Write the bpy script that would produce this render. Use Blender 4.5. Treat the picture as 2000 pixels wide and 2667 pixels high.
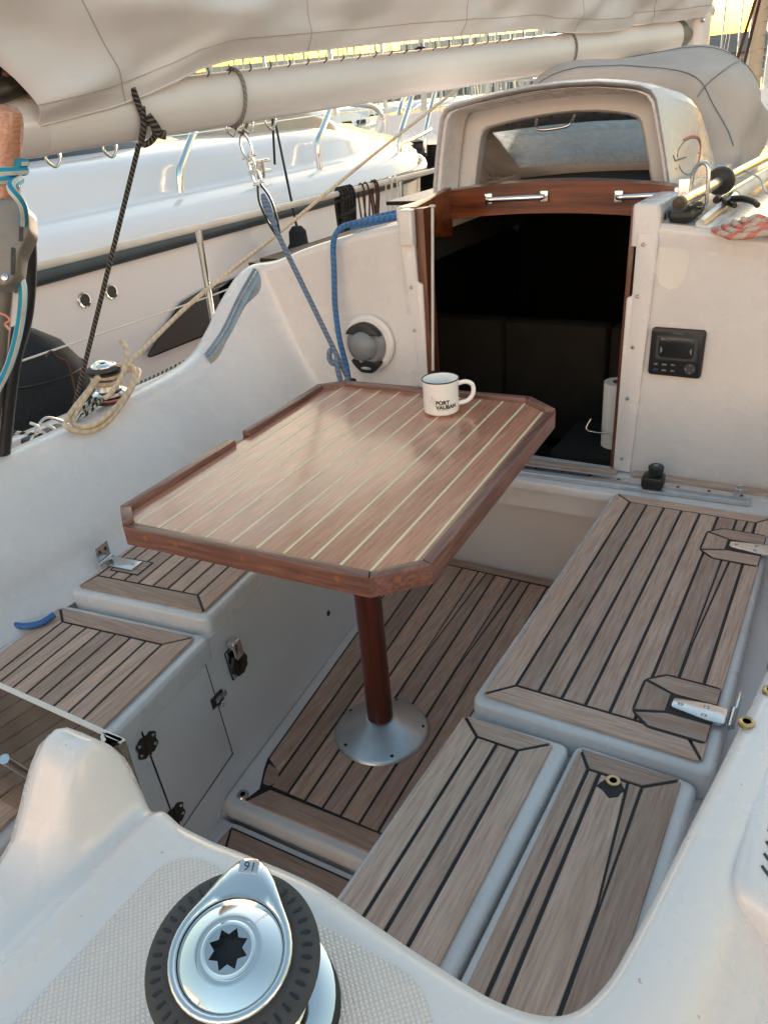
import bpy, bmesh, math, random
from mathutils import Vector, Matrix
random.seed(7)
for o in list(bpy.data.objects): bpy.data.objects.remove(o)
SC = bpy.context.scene
COL = SC.collection
R = math.radians
# ------------------------------------------------------------------ camera
RT = Vector((0.86286621, 0.49932397, -0.07834207)); UP = Vector((-0.17232776, 0.43635237, 0.88311933)); FW = Vector((-0.47514739, 0.74851332, -0.46256109))
CAM = Vector((0.83, 0.0, 1.34)); FD = 2040 / 1.2055
cd = bpy.data.cameras.new('camera'); cam = bpy.data.objects.new('camera', cd); COL.objects.link(cam)
cd.sensor_fit = 'VERTICAL'; cd.sensor_height = 24; cd.lens = 24 * 2040 / 2667; cd.clip_start = .02; cd.clip_end = 3000
m4 = Matrix((RT, UP, -FW)).transposed().to_4x4(); m4.translation = CAM; cam.matrix_world = m4
SC.camera = cam
# ------------------------------------------------------------------ light
SUN_AZ, SUN_EL = R(-20), R(5.5)            # azimuth from +Y towards +X
w = bpy.data.worlds.new('World'); SC.world = w; w.use_nodes = True
nt = w.node_tree; bg = nt.nodes['Background']; sky = nt.nodes.new('ShaderNodeTexSky')
sky.sky_type = 'NISHITA'; sky.sun_disc = False; sky.sun_elevation = SUN_EL; sky.sun_rotation = SUN_AZ
sky.air_density = 1.6; sky.dust_density = 1.5; sky.ozone_density = 1.9; sky.altitude = 0
nt.links.new(sky.outputs[0], bg.inputs[0]); bg.inputs[1].default_value = .15
sl = bpy.data.lights.new('sun', 'SUN'); sl.energy = 3.0; sl.angle = R(3); sl.color = (1, .89, .76)
so = bpy.data.objects.new('sun', sl); COL.objects.link(so)
sd = Vector((math.sin(SUN_AZ) * math.cos(SUN_EL), math.cos(SUN_AZ) * math.cos(SUN_EL), math.sin(SUN_EL)))
so.rotation_euler = (-sd).to_track_quat('-Z', 'Y').to_euler(); so.location = (0, 0, 30)
vs = SC.view_settings; vs.view_transform = 'Standard'; vs.look = 'None'; vs.exposure = 2.25; vs.gamma = 1; vs.use_curve_mapping = False
SC.cycles.max_bounces = 7; SC.cycles.transparent_max_bounces = 12; SC.cycles.caustics_reflective = False; SC.cycles.caustics_refractive = False; SC.cycles.use_adaptive_sampling = True; SC.cycles.adaptive_threshold = .02

# ------------------------------------------------------------------ surveying helper: sight line to a plane of the boat
def P(x, y, X=None, Y=None, Z=None, d=None):
    v = RT * ((x - 829.5) / FD) - UP * ((y - 1106.2) / FD) + FW
    if X is not None: t = (X - CAM.x) / v.x
    elif Y is not None: t = (Y - CAM.y) / v.y
    elif Z is not None: t = (Z - CAM.z) / v.z
    else: t = d
    return CAM + v * t
# ------------------------------------------------------------------ materials
def s(r, g, b):
    f = lambda c: (c / 255 / 12.92) if c / 255 <= .04045 else ((c / 255 + .055) / 1.055) ** 2.4
    return (f(r), f(g), f(b), 1)
def N(t, typ, **k):
    n = t.nodes.new(typ)
    for a, b in k.items(): setattr(n, a, b)
    return n
def coords(t, scale=(1, 1, 1), kind='Object', rnd=False):
    tc = N(t, 'ShaderNodeTexCoord'); mp = N(t, 'ShaderNodeMapping'); mp.inputs['Scale'].default_value = scale
    t.links.new(tc.outputs[kind], mp.inputs['Vector'])
    if rnd:
        oi = N(t, 'ShaderNodeObjectInfo'); mu = N(t, 'ShaderNodeMath', operation='MULTIPLY'); mu.inputs[1].default_value = 37
        t.links.new(oi.outputs['Random'], mu.inputs[0]); t.links.new(mu.outputs[0], mp.inputs['Location'])
    return mp.outputs['Vector']
def noise(t, vec, scale, detail=4, rough=.55):
    n = N(t, 'ShaderNodeTexNoise'); n.inputs['Scale'].default_value = scale; n.inputs['Detail'].default_value = detail; n.inputs['Roughness'].default_value = rough
    t.links.new(vec, n.inputs['Vector']); return n.outputs['Fac']
def ramp(t, fac, stops):
    r = N(t, 'ShaderNodeValToRGB'); e = r.color_ramp.elements
    while len(e) < len(stops): e.new(.5)
    for q, (p, c) in zip(e, stops): q.position = p; q.color = c
    t.links.new(fac, r.inputs[0]); return r.outputs[0]
def mix(t, fac, a, b, mode='MIX'):
    m = N(t, 'ShaderNodeMix', data_type='RGBA', blend_type=mode)
    for sock, v in ((m.inputs[0], fac), (m.inputs[6], a), (m.inputs[7], b)):
        if hasattr(v, 'links'): t.links.new(v, sock)
        else: sock.default_value = v
    return m.outputs[2]
def bump(t, b, h, dist, strength=1):
    n = N(t, 'ShaderNodeBump'); n.inputs['Distance'].default_value = dist; n.inputs['Strength'].default_value = strength
    t.links.new(h, n.inputs['Height']); t.links.new(n.outputs[0], b.inputs['Normal'])
def base(name):
    m = bpy.data.materials.new(name); m.use_nodes = True; t = m.node_tree
    return m, t, t.nodes['Principled BSDF']
def plain(name, c, rough=.5, metal=0, var=.12, nscale=9, bmp=0, bscale=200, coat=0, dirt=None, **kw):
    m, t, b = base(name)
    v = coords(t)
    f = noise(t, v, nscale, 6)
    c2 = tuple(x * (1 - var) for x in c[:3]) + (1,); c3 = tuple(min(1, x * (1 + var * .6)) for x in c[:3]) + (1,)
    col = ramp(t, f, [(.3, c2), (.7, c3)])
    if dirt:
        d = noise(t, v, 1.7, 4, .55); d = ramp(t, d, [(.45, (0, 0, 0, 1)), (.8, (.8, .8, .8, 1))])
        col = mix(t, d, col, dirt)
    if dirt and rough < .5:
        sp = ramp(t, noise(t, v, 120, 2, .4), [(.77, (0, 0, 0, 1)), (.80, (.5, .5, .5, 1))]); col = mix(t, sp, col, s(120, 104, 90))
    t.links.new(col, b.inputs['Base Color'])
    rr = N(t, 'ShaderNodeMapRange'); rr.inputs[3].default_value = max(0, rough - .08); rr.inputs[4].default_value = min(1, rough + .1)
    t.links.new(noise(t, v, nscale * 5, 5), rr.inputs[0]); t.links.new(rr.outputs[0], b.inputs['Roughness'])
    b.inputs['Metallic'].default_value = metal; b.inputs['Coat Weight'].default_value = coat
    if bmp: bump(t, b, noise(t, v, bscale, 4), bmp)
    return m
def wood(name, dark, mid, light, along='y', rough=.7, grain=1.0, coat=0, bmp=.0006, fine=2.3, spread=.28):
    m, t, b = base(name)
    L, W = 5 * fine, 95 * fine
    sc = {'y': (W, L, W), 'x': (L, W, W), 'z': (W, W, L)}[along]
    v = coords(t, sc, rnd=True)
    g = noise(t, v, 1.0, 8, .62); 
    v2 = coords(t, tuple(q * .22 for q in sc), rnd=True); g2 = noise(t, v2, 1, 5)
    col = ramp(t, g, [(.28, dark), (.5, mid), (.72, light)])
    col = mix(t, ramp(t, g2, [(.3, (0, 0, 0, 1)), (.75, (.25, .25, .25, 1))]), col, dark)
    oi = N(t, 'ShaderNodeObjectInfo'); mr = N(t, 'ShaderNodeMapRange'); mr.inputs[3].default_value = 1 - spread; mr.inputs[4].default_value = 1 + spread * .55
    t.links.new(oi.outputs['Random'], mr.inputs[0])
    hv = N(t, 'ShaderNodeHueSaturation'); t.links.new(mr.outputs[0], hv.inputs['Value']); t.links.new(col, hv.inputs['Color'])
    bl = noise(t, coords(t), 7, 5); col = mix(t, ramp(t, bl, [(.45, (0, 0, 0, 1)), (.8, (.3, .3, .3, 1))]), hv.outputs[0], dark)
    t.links.new(col, b.inputs['Base Color']); b.inputs['Roughness'].default_value = rough; b.inputs['Coat Weight'].default_value = coat; b.inputs['Coat Roughness'].default_value = .12
    if bmp: bump(t, b, g, bmp * grain)
    return m
def rope_mat(name, c1, c2, freq=60, turns=1.0, thr=.5, bd=.0012):
    m, t, b = base(name)
    tc = N(t, 'ShaderNodeTexCoord'); sp = N(t, 'ShaderNodeSeparateXYZ'); t.links.new(tc.outputs['UV'], sp.inputs[0])
    def lin(a, bb):
        m1 = N(t, 'ShaderNodeMath', operation='MULTIPLY'); m1.inputs[1].default_value = a; t.links.new(sp.outputs[0], m1.inputs[0])
        m2 = N(t, 'ShaderNodeMath', operation='MULTIPLY_ADD'); m2.inputs[1].default_value = bb; t.links.new(sp.outputs[1], m2.inputs[0]); t.links.new(m1.outputs[0], m2.inputs[2])
        f = N(t, 'ShaderNodeMath', operation='PINGPONG'); f.inputs[1].default_value = .5; t.links.new(m2.outputs[0], f.inputs[0]); 
        d = N(t, 'ShaderNodeMath', operation='MULTIPLY'); d.inputs[1].default_value = 2; t.links.new(f.outputs[0], d.inputs[0]); return d.outputs[0]
    a = lin(turns, freq); c = lin(-6, freq * 4); e = lin(6, freq * 4)
    mm = N(t, 'ShaderNodeMath', operation='MULTIPLY'); t.links.new(c, mm.inputs[0]); t.links.new(e, mm.inputs[1])
    k = ramp(t, a, [(max(0, thr - .06), (0, 0, 0, 1)), (min(1, thr + .06), (1, 1, 1, 1))])
    col = mix(t, k, c1, c2)
    col = mix(t, .35, col, ramp(t, mm.outputs[0], [(0, (.35, .35, .35, 1)), (.5, (1, 1, 1, 1))]), 'MULTIPLY')
    dn = noise(t, coords(t), 30, 5); col = mix(t, ramp(t, dn, [(.5, (0, 0, 0, 1)), (.9, (.5, .5, .5, 1))]), col, (.12, .1, .08, 1))
    t.links.new(col, b.inputs['Base Color']); b.inputs['Roughness'].default_value = .9
    bump(t, b, mm.outputs[0], bd); return m
def glass(name, tint=(.95, .97, .97, 1), rough=.02, alpha=None, haze=0, hazec=(.6, .62, .62, 1)):
    m, t, b = base(name)
    b.inputs['Base Color'].default_value = tint; b.inputs['Roughness'].default_value = rough; b.inputs['Transmission Weight'].default_value = 1; b.inputs['IOR'].default_value = 1.45
    if haze:
        df = N(t, 'ShaderNodeBsdfTranslucent'); df.inputs[0].default_value = hazec; ms = N(t, 'ShaderNodeMixShader')
        f = noise(t, coords(t), 40, 7, .7); mr = N(t, 'ShaderNodeMapRange'); mr.inputs[1].default_value = .35; mr.inputs[2].default_value = .8; mr.inputs[3].default_value = haze * .5; mr.inputs[4].default_value = haze * 1.5
        t.links.new(f, mr.inputs[0]); t.links.new(mr.outputs[0], ms.inputs[0]); t.links.new(b.outputs[0], ms.inputs[1]); t.links.new(df.outputs[0], ms.inputs[2])
        t.links.new(ms.outputs[0], t.nodes['Material Output'].inputs[0])
    return m
M = {}
M['gel'] = plain('white_gelcoat', s(222, 215, 213), .26, var=.04, nscale=3, coat=.4, dirt=s(209, 201, 196))
M['gel_grey'] = plain('aged_gelcoat', s(224, 217, 215), .36, var=.05, nscale=4, coat=.25, dirt=s(206, 198, 193))
M['gel_bright'] = plain('fresh_white_paint', s(230, 222, 216), .4, var=.03)
M['yacht_white'] = plain('yacht_white', s(232, 226, 227), .16, var=.02, nscale=1.2, coat=.5)
def nonslip():
    m, t, b = base('diamond_nonslip'); b.inputs['Base Color'].default_value = s(214, 208, 200); b.inputs['Roughness'].default_value = .55
    tc = N(t, 'ShaderNodeTexCoord'); mp = N(t, 'ShaderNodeMapping'); mp.inputs['Rotation'].default_value = (0, 0, R(45)); mp.inputs['Scale'].default_value = (235, 235, 235)
    t.links.new(tc.outputs['Object'], mp.inputs[0]); sp = N(t, 'ShaderNodeSeparateXYZ'); t.links.new(mp.outputs[0], sp.inputs[0]); o = []
    for i in (0, 1):
        f = N(t, 'ShaderNodeMath', operation='PINGPONG'); f.inputs[1].default_value = .5; t.links.new(sp.outputs[i], f.inputs[0]); o.append(f.outputs[0])
    mn = N(t, 'ShaderNodeMath', operation='MINIMUM'); t.links.new(o[0], mn.inputs[0]); t.links.new(o[1], mn.inputs[1])
    c = ramp(t, mn.outputs[0], [(0, s(206, 194, 188)), (.22, s(230, 220, 215))]); t.links.new(c, b.inputs['Base Color'])
    bump(t, b, mn.outputs[0], .002); return m
M['nonslip'] = nonslip()
TK = (s(168, 134, 116), s(202, 168, 148), s(222, 193, 174))
M['teak_y'] = wood('weathered_teak', *TK, 'y'); M['teak_x'] = wood('weathered_teak_cross', *TK, 'x')
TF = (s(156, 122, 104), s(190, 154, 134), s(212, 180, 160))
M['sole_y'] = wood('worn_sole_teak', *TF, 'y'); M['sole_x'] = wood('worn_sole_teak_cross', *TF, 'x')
M['caulk'] = plain('black_caulking', s(32, 32, 34), .6, var=.2)
TB = (s(150, 94, 72), s(186, 126, 100), s(212, 160, 132))
M['table_y'] = wood('oiled_mahogany_top', *TB, 'y', rough=.3, coat=.6, bmp=.00012, fine=2.2, spread=.14)
TR = (s(78, 48, 40), s(116, 76, 65), s(148, 104, 90))
M['rail_y'] = wood('mahogany_fiddle', *TR, 'y', rough=.42, coat=.15, bmp=.0004, fine=1.4, spread=.2); M['rail_x'] = wood('mahogany_fiddle_cross', *TR, 'x', rough=.42, coat=.15, bmp=.0004, fine=1.4, spread=.2)
M['leg'] = wood('varnished_leg', s(58, 20, 12), s(92, 36, 22), s(120, 52, 32), 'z', rough=.3, coat=.5, bmp=.0001, fine=.8, spread=.05)
M['varn'] = wood('varnished_hatch_wood', s(56, 24, 12), s(112, 54, 28), s(150, 82, 44), 'x', rough=.28, coat=.5, bmp=.0002, fine=.6, spread=.12)
M['varn_z'] = wood('varnished_jamb_wood', s(50, 24, 14), s(100, 54, 34), s(140, 84, 54), 'z', rough=.35, coat=.3, bmp=.0003, fine=.7, spread=.12)
M['inlay'] = plain('pale_inlay', s(228, 210, 172), .45, var=.06)
M['plug'] = plain('wood_plug', s(138, 88, 60), .5, var=.1)
M['chrome'] = plain('chrome', (.84, .81, .785, 1), .07, 1, var=.03)
M['steel'] = plain('stainless', (.66, .65, .64, 1), .2, 1, var=.1, nscale=25)
M['brown_reflection_steel'] = plain('brown_reflection_steel', (.46, .42, .39, 1), .16, 1, var=.15, nscale=20)  # guard plate chrome: brown reflections put into a darker base colour
M['alu'] = plain('brushed_aluminium', (.62, .63, .64, 1), .38, 1, var=.1, nscale=30)
M['alu_dull'] = plain('dull_grey_metal', s(140, 132, 124), .55, .6, var=.22, nscale=12)
M['bronze'] = plain('tarnished_bronze', s(82, 76, 68), .4, .8, var=.3, nscale=40)
M['brass'] = plain('brass', s(196, 170, 124), .34, .9, var=.1)
M['black'] = plain('black_plastic', s(30, 31, 33), .42, var=.2)
M['rubber'] = plain('grey_rubber', s(66, 65, 66), .75, var=.12, nscale=40)
M['navy'] = plain('navy_fabric', s(24, 28, 34), .95, var=.25, nscale=30, bmp=.001)
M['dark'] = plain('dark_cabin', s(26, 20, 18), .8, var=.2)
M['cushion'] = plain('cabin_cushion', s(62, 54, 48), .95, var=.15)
M['paper'] = plain('paper_towel', s(228, 222, 216), .9, var=.04, bmp=.0008, bscale=300)
M['mug'] = plain('white_enamel', s(240, 238, 236), .14, var=.01, coat=.5)
M['ink'] = plain('black_print', s(26, 26, 28), .5)
M['grey_plastic'] = plain('grey_plastic', s(132, 132, 134), .4, var=.06)
M['screen'] = plain('dark_screen', s(40, 42, 44), .12, var=.2)
M['glass'] = glass('hatch_glass', haze=.5, hazec=s(224, 226, 226)); M['acrylic'] = glass('clear_acrylic', (.98, .985, .98, 1), .015, haze=.16, hazec=s(232, 222, 210))
def clear_sheet():
    m, t, b = base('clear_acrylic_sheet'); tr = N(t, 'ShaderNodeBsdfTransparent'); tr.inputs[0].default_value = (.93, .92, .90, 1); gl = N(t, 'ShaderNodeBsdfGlossy'); gl.inputs['Roughness'].default_value = .03
    tl = N(t, 'ShaderNodeBsdfDiffuse'); tl.inputs[0].default_value = s(226, 214, 204); fr = N(t, 'ShaderNodeFresnel'); fr.inputs[0].default_value = 1.45
    m1 = N(t, 'ShaderNodeMixShader'); m2 = N(t, 'ShaderNodeMixShader'); f = noise(t, coords(t), 14, 6); mr = N(t, 'ShaderNodeMapRange'); mr.inputs[3].default_value = .02; mr.inputs[4].default_value = .22
    t.links.new(f, mr.inputs[0]); t.links.new(mr.outputs[0], m1.inputs[0]); t.links.new(tr.outputs[0], m1.inputs[1]); t.links.new(tl.outputs[0], m1.inputs[2])
    t.links.new(fr.outputs[0], m2.inputs[0]); t.links.new(m1.outputs[0], m2.inputs[1]); t.links.new(gl.outputs[0], m2.inputs[2]); t.links.new(m2.outputs[0], t.nodes['Material Output'].inputs[0]); return m
M['acrylic'] = clear_sheet(); M['frost'] = plain('frosted_acrylic_edge', s(206, 198, 190), .35, var=.05)
M['tinted'] = plain('tinted_window', s(14, 13, 13), .06, var=.3, nscale=1.5)
M['canvas'] = plain('grey_canvas', s(196, 184, 176), .92, var=.1, nscale=5, bmp=.0012, bscale=420, dirt=s(150, 142, 132))
M['cover'] = plain('sailcover_canvas', s(222, 217, 217), .9, var=.05, nscale=5, bmp=.0006, bscale=420, dirt=s(208, 200, 198))
M['boom'] = plain('boom_paint', s(222, 217, 215), .35, var=.05, nscale=4, coat=.15)
M['beige'] = plain('sunpad_vinyl', s(190, 172, 152), .7, var=.06)
M['sand'] = plain('sun_faded_sailcloth', s(190, 166, 140), .9, var=.06)
M['hose'] = plain('blue_hose', s(58, 106, 164), .4, var=.05)
M['strip'] = plain('rubbing_strip', s(54, 64, 70), .45, var=.15)
M['r_cream'] = rope_mat('cream_rope', s(222, 196, 166), s(234, 212, 186), 40, 1, .5)
M['r_blue'] = rope_mat('blue_rope', s(70, 120, 178), s(92, 140, 192), 60, 1, .5, .002)
M['r_greyblue'] = rope_mat('slate_blue_sheet', s(104, 124, 150), s(128, 146, 168), 70, 2, .5)
M['r_grey'] = rope_mat('grey_rope', s(140, 134, 128), s(170, 164, 156), 70, 2, .5)
M['r_bw'] = rope_mat('blue_white_rope', s(36, 150, 184), s(228, 224, 216), 0.001, 3, .55)
M['r_dark'] = rope_mat('dark_flecked_rope', s(40, 36, 34), s(120, 112, 102), 90, 2, .6)
M['r_green'] = rope_mat('green_white_rope', s(28, 50, 58), s(206, 204, 186), 45, 1, .5)
M['r_red'] = rope_mat('red_fleck_rope', s(220, 132, 118), s(214, 190, 172), 22, 1, .45)
M['r_black'] = rope_mat('black_line', s(22, 22, 24), s(44, 44, 46), 60, 1)
M['r_brown'] = rope_mat('brown_lashing', s(116, 68, 46), s(60, 44, 36), 120, 1)
M['wire'] = plain('white_wire', s(206, 200, 192), .45, var=.1)
M['redprint'] = plain('red_print', s(214, 130, 108), .5)
M['greyprint'] = plain('grey_print', s(120, 122, 128), .5)
M['bldg'] = plain('white_render', s(206, 200, 196), .9, var=.06, nscale=.3)
M['bldg2'] = plain('pink_render', s(206, 184, 170), .9, var=.06, nscale=.3)
M['roof'] = plain('grey_roof', s(120, 112, 108), .9, var=.1, nscale=.5)
M['pane'] = plain('window_pane', s(92, 112, 128), .15, var=.3, nscale=.3)
M['mastp'] = plain('mast_white', s(214, 208, 200), .45, var=.08, nscale=1)
M['maroon'] = plain('maroon_canvas', s(88, 40, 42), .9, var=.15)
M['bluecv'] = plain('blue_canvas', s(52, 66, 110), .9, var=.15)
M['leaf'] = plain('palm_leaf', s(70, 84, 52), .7, var=.3)
M['bark'] = plain('palm_bark', s(110, 92, 76), .9, var=.3)
def water_mat():
    m, t, b = base('harbour_water'); b.inputs['Base Color'].default_value = s(40, 54, 58); b.inputs['Roughness'].default_value = .08
    bump(t, b, noise(t, coords(t, (1, 1, 1)), 2.2, 6), .12); return m
M['water'] = water_mat()
# ------------------------------------------------------------------ mesh helpers
def link(name, me, mat, parent=None, smooth=40):
    if mat: me.materials.append(M[mat] if isinstance(mat, str) else mat)
    if smooth:
        me.polygons.foreach_set('use_smooth', [True] * len(me.polygons)); me.set_sharp_from_angle(angle=R(smooth))
    o = bpy.data.objects.new(name, me); COL.objects.link(o)
    if parent: o.parent = parent
    return o
def obj(name, V, F, mat, parent=None, smooth=40):
    me = bpy.data.meshes.new(name); me.from_pydata([tuple(v) for v in V], [], F); me.update()
    bm = bmesh.new(); bm.from_mesh(me); bmesh.ops.recalc_face_normals(bm, faces=bm.faces); bm.to_mesh(me); bm.free()
    return link(name, me, mat, parent, smooth)
def thing(name, label, cat, group=None):
    o = bpy.data.objects.new(name, None); COL.objects.link(o); o.empty_display_size = .05
    return tag(o, label, cat, group)
def tag(o, label=None, cat=None, group=None, kind=None):
    for k, v in (('label', label), ('category', cat), ('group', group), ('kind', kind)):
        if v: o[k] = v
    return o
def prism(name, poly, z0, z1, mat, parent=None, bevel=0, T=None, seg=2, smooth=40, bottom=False):
    bm = bmesh.new(); a = [bm.verts.new((x, y, z0)) for x, y in poly]; b = [bm.verts.new((x, y, z1)) for x, y in poly]; n = len(poly)
    bm.faces.new(b); bm.faces.new(a[::-1])
    for i in range(n): bm.faces.new((a[i], a[(i + 1) % n], b[(i + 1) % n], b[i]))
    bmesh.ops.recalc_face_normals(bm, faces=bm.faces)
    if bevel:
        es = [e for e in bm.edges if all(v in b for v in e.verts) or (bottom and all(v in a for v in e.verts))]
        bmesh.ops.bevel(bm, geom=es, offset=bevel, segments=seg, profile=.5, affect='EDGES', clamp_overlap=True)
    if T is not None: bm.transform(T)
    me = bpy.data.meshes.new(name); bm.to_mesh(me); bm.free()
    return link(name, me, mat, parent, smooth)
def box(name, x0, x1, y0, y1, z0, z1, mat, parent=None, bevel=0, T=None, seg=2):
    bm = bmesh.new(); bmesh.ops.create_cube(bm, size=1)
    bmesh.ops.scale(bm, vec=(x1 - x0, y1 - y0, z1 - z0), verts=bm.verts); bmesh.ops.translate(bm, vec=((x0 + x1) / 2, (y0 + y1) / 2, (z0 + z1) / 2), verts=bm.verts)
    if bevel: bmesh.ops.bevel(bm, geom=bm.edges[:], offset=bevel, segments=seg, profile=.5, affect='EDGES', clamp_overlap=True)
    if T is not None: bm.transform(T)
    me = bpy.data.meshes.new(name); bm.to_mesh(me); bm.free(); return link(name, me, mat, parent)
def catmull(pts, k=6, closed=False):
    pts = [Vector(p) for p in pts]; n = len(pts); out = []
    if n < 3: return pts
    for i in range(n if closed else n - 1):
        g = (lambda j: pts[j % n]) if closed else (lambda j: pts[max(0, min(n - 1, j))])
        p0, p1, p2, p3 = g(i - 1), g(i), g(i + 1), g(i + 2)
        for q in range(k):
            t = q / k; out.append(.5 * ((2 * p1) + (p2 - p0) * t + (2 * p0 - 5 * p1 + 4 * p2 - p3) * t * t + (3 * p1 - p0 - 3 * p2 + p3) * t ** 3))
    if not closed: out.append(pts[-1])
    return out
def tube(name, pts, r, mat, parent=None, n=10, k=6, closed=False, spline=True, caps=True):
    p = catmull(pts, k, closed) if spline else [Vector(q) for q in pts]
    rr = r if callable(r) else (lambda t: r)
    m = len(p); V = []; up = None; vl = [0]
    for i in range(m):
        a = p[(i - 1) % m] if (closed or i) else p[0]; b = p[(i + 1) % m] if (closed or i < m - 1) else p[-1]
        d = (b - a).normalized() if (b - a).length > 1e-9 else Vector((0, 0, 1))
        if up is None: up = d.orthogonal().normalized()
        up = (up - d * up.dot(d)); up = up.normalized() if up.length > 1e-6 else d.orthogonal().normalized()
        sd_ = d.cross(up)
        if i: vl.append(vl[-1] + (p[i] - p[i - 1]).length)
        for j in range(n):
            a_ = 2 * math.pi * j / n; V.append(p[i] + (up * math.cos(a_) + sd_ * math.sin(a_)) * rr(i / max(1, m - 1)))
    F = []; UV = []
    for i in range(m if closed else m - 1):
        i2 = (i + 1) % m; v1 = vl[i]; v2 = vl[i + 1] if i + 1 < m else vl[i] + (p[0] - p[-1]).length
        for j in range(n):
            j2 = (j + 1) % n; F.append((i * n + j, i * n + j2, i2 * n + j2, i2 * n + j)); UV += [(j / n, v1), ((j + 1) / n, v1), ((j + 1) / n, v2), (j / n, v2)]
    if caps and not closed:
        F.append(tuple(range(n))[::-1]); F.append(tuple((m - 1) * n + j for j in range(n))); UV += [(0, 0)] * (2 * n)
    me = bpy.data.meshes.new(name); me.from_pydata([tuple(v) for v in V], [], F); u = me.uv_layers.new(name='UVMap')
    for i, q in enumerate(UV): u.data[i].uv = q
    me.update(); return link(name, me, mat, parent, 50)
def lathe(name, prof, mat, parent=None, n=32, T=None, loc=(0, 0, 0), closed=False, caps=True):
    V = []; F = []; m = len(prof)
    for r, z in prof:
        for j in range(n): a = 2 * math.pi * j / n; V.append((r * math.cos(a), r * math.sin(a), z))
    for i in range(m if closed else m - 1):
        for j in range(n): F.append((i * n + j, i * n + (j + 1) % n, ((i + 1) % m) * n + (j + 1) % n, ((i + 1) % m) * n + j))
    if not closed and caps:
        if prof[0][0] > 1e-6: F.append(tuple(range(n)))
        if prof[-1][0] > 1e-6: F.append(tuple((m - 1) * n + j for j in range(n)))
    T = T or Matrix.Translation(loc)
    return obj(name, [T @ Vector(v) for v in V], F, mat, parent, 35)
def loft(name, secs, mat, parent=None, close_u=False, cap=False, smooth=50, skip=None):
    n = len(secs[0]); V = [p for q in secs for p in q]; F = []
    for i in range(len(secs) - 1):
        for j in range(n if close_u else n - 1):
            if skip and skip(i, j): continue
            j2 = (j + 1) % n; F.append((i * n + j, i * n + j2, (i + 1) * n + j2, (i + 1) * n + j))
    if cap: F.append(tuple(range(n))); F.append(tuple((len(secs) - 1) * n + j for j in range(n)))
    return obj(name, V, F, mat, parent, smooth)
def rpoly(pts, r, n=5):
    out = []; m = len(pts)
    for i in range(m):
        p = Vector(pts[i]); a = (Vector(pts[i - 1]) - p); b = (Vector(pts[(i + 1) % m]) - p)
        q = min(r, a.length * .48, b.length * .48); A = p + a.normalized() * q; B = p + b.normalized() * q
        for k in range(n + 1):
            t = k / n; v = A * (1 - t) ** 2 + p * 2 * t * (1 - t) + B * t * t; out.append((v.x, v.y))
    return out
def rrect(x0, x1, y0, y1, r, n=5): return rpoly([(x0, y0), (x1, y0), (x1, y1), (x0, y1)], r, n)
def area(p): return sum(p[i - 1][0] * p[i][1] - p[i][0] * p[i - 1][1] for i in range(len(p))) / 2
def inset(poly, d):
    if area(poly) < 0: poly = poly[::-1]
    q = [Vector(p) for i, p in enumerate(poly) if (Vector(p) - Vector(poly[i - 1])).length > 1e-6]; n = len(q); out = []
    for i in range(n):
        a, b, c = q[i - 1], q[i], q[(i + 1) % n]; e1 = (b - a).normalized(); e2 = (c - b).normalized(); n1 = Vector((-e1.y, e1.x)); n2 = Vector((-e2.y, e2.x))
        k = 1 + n1.dot(n2); out.append(tuple(b + (n1 + n2) * (d / max(.25, k))))
    return out
def frame(o, u, v):
    u = Vector(u).normalized(); v = Vector(v); v = (v - u * v.dot(u)).normalized(); w_ = u.cross(v)
    m = Matrix((u, v, w_)).transposed().to_4x4(); m.translation = Vector(o); return m
def plank(parent, poly, z, mat, gap=.003, T=None, th=.006, name='plank'):
    p = inset(poly, gap)
    return prism(name, p, z - th, z + random.uniform(-.0003, .0003), mat, parent, .0009, T, seg=1)
def panel(parent, x0, x1, y0, y1, z, seams, mats=('teak_y', 'teak_x'), ml=.05, mr=.05, ma=.05, mf=.05, T=None, splits=(), gap=.003):
    """teak panel: mitred margin boards round fore-and-aft planks; splits = seam index -> (xfore, yjoin) tapering pair"""
    Y, X = mats
    if ma: plank(parent, [(x0, y0), (x1, y0), (x1 - mr, y0 + ma), (x0 + ml, y0 + ma)], z, X, gap, T)
    if mf: plank(parent, [(x0 + ml, y1 - mf), (x1 - mr, y1 - mf), (x1, y1), (x0, y1)], z, X, gap, T)
    if ml: plank(parent, [(x0, y0), (x0 + ml, y0 + ma), (x0 + ml, y1 - mf), (x0, y1)], z, Y, gap, T)
    if mr: plank(parent, [(x1, y0), (x1, y1), (x1 - mr, y1 - mf), (x1 - mr, y0 + ma)], z, Y, gap, T)
    xs = [x0 + ml] + list(seams) + [x1 - mr]; ya, yf = y0 + ma, y1 - mf; sp = dict(splits)
    for i in range(len(xs) - 1):
        l, r = xs[i], xs[i + 1]; L = [(l, ya), (l, yf)]
        if i in sp:
            xf, yj = sp[i]; L = [(l, ya), (l, yj), (xf, yf)] if yj < yf and xf > l else L
            plank(parent, [(l, yj), (xf, yf), (l, yf)], z, Y, gap * .8, T)
        plank(parent, [(r, ya), (r, yf)] + L[::-1], z, Y, gap, T)
def text_mesh(body, size, bold=0):
    cu = bpy.data.curves.new('text', 'FONT'); cu.body = body; cu.size = size; cu.align_x = 'LEFT'; cu.resolution_u = 3; cu.offset = size * bold
    o = bpy.data.objects.new('text', cu); COL.objects.link(o); bpy.context.view_layer.update()
    me = bpy.data.meshes.new_from_object(o.evaluated_get(bpy.context.evaluated_depsgraph_get())); bpy.data.objects.remove(o)
    return me
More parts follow.
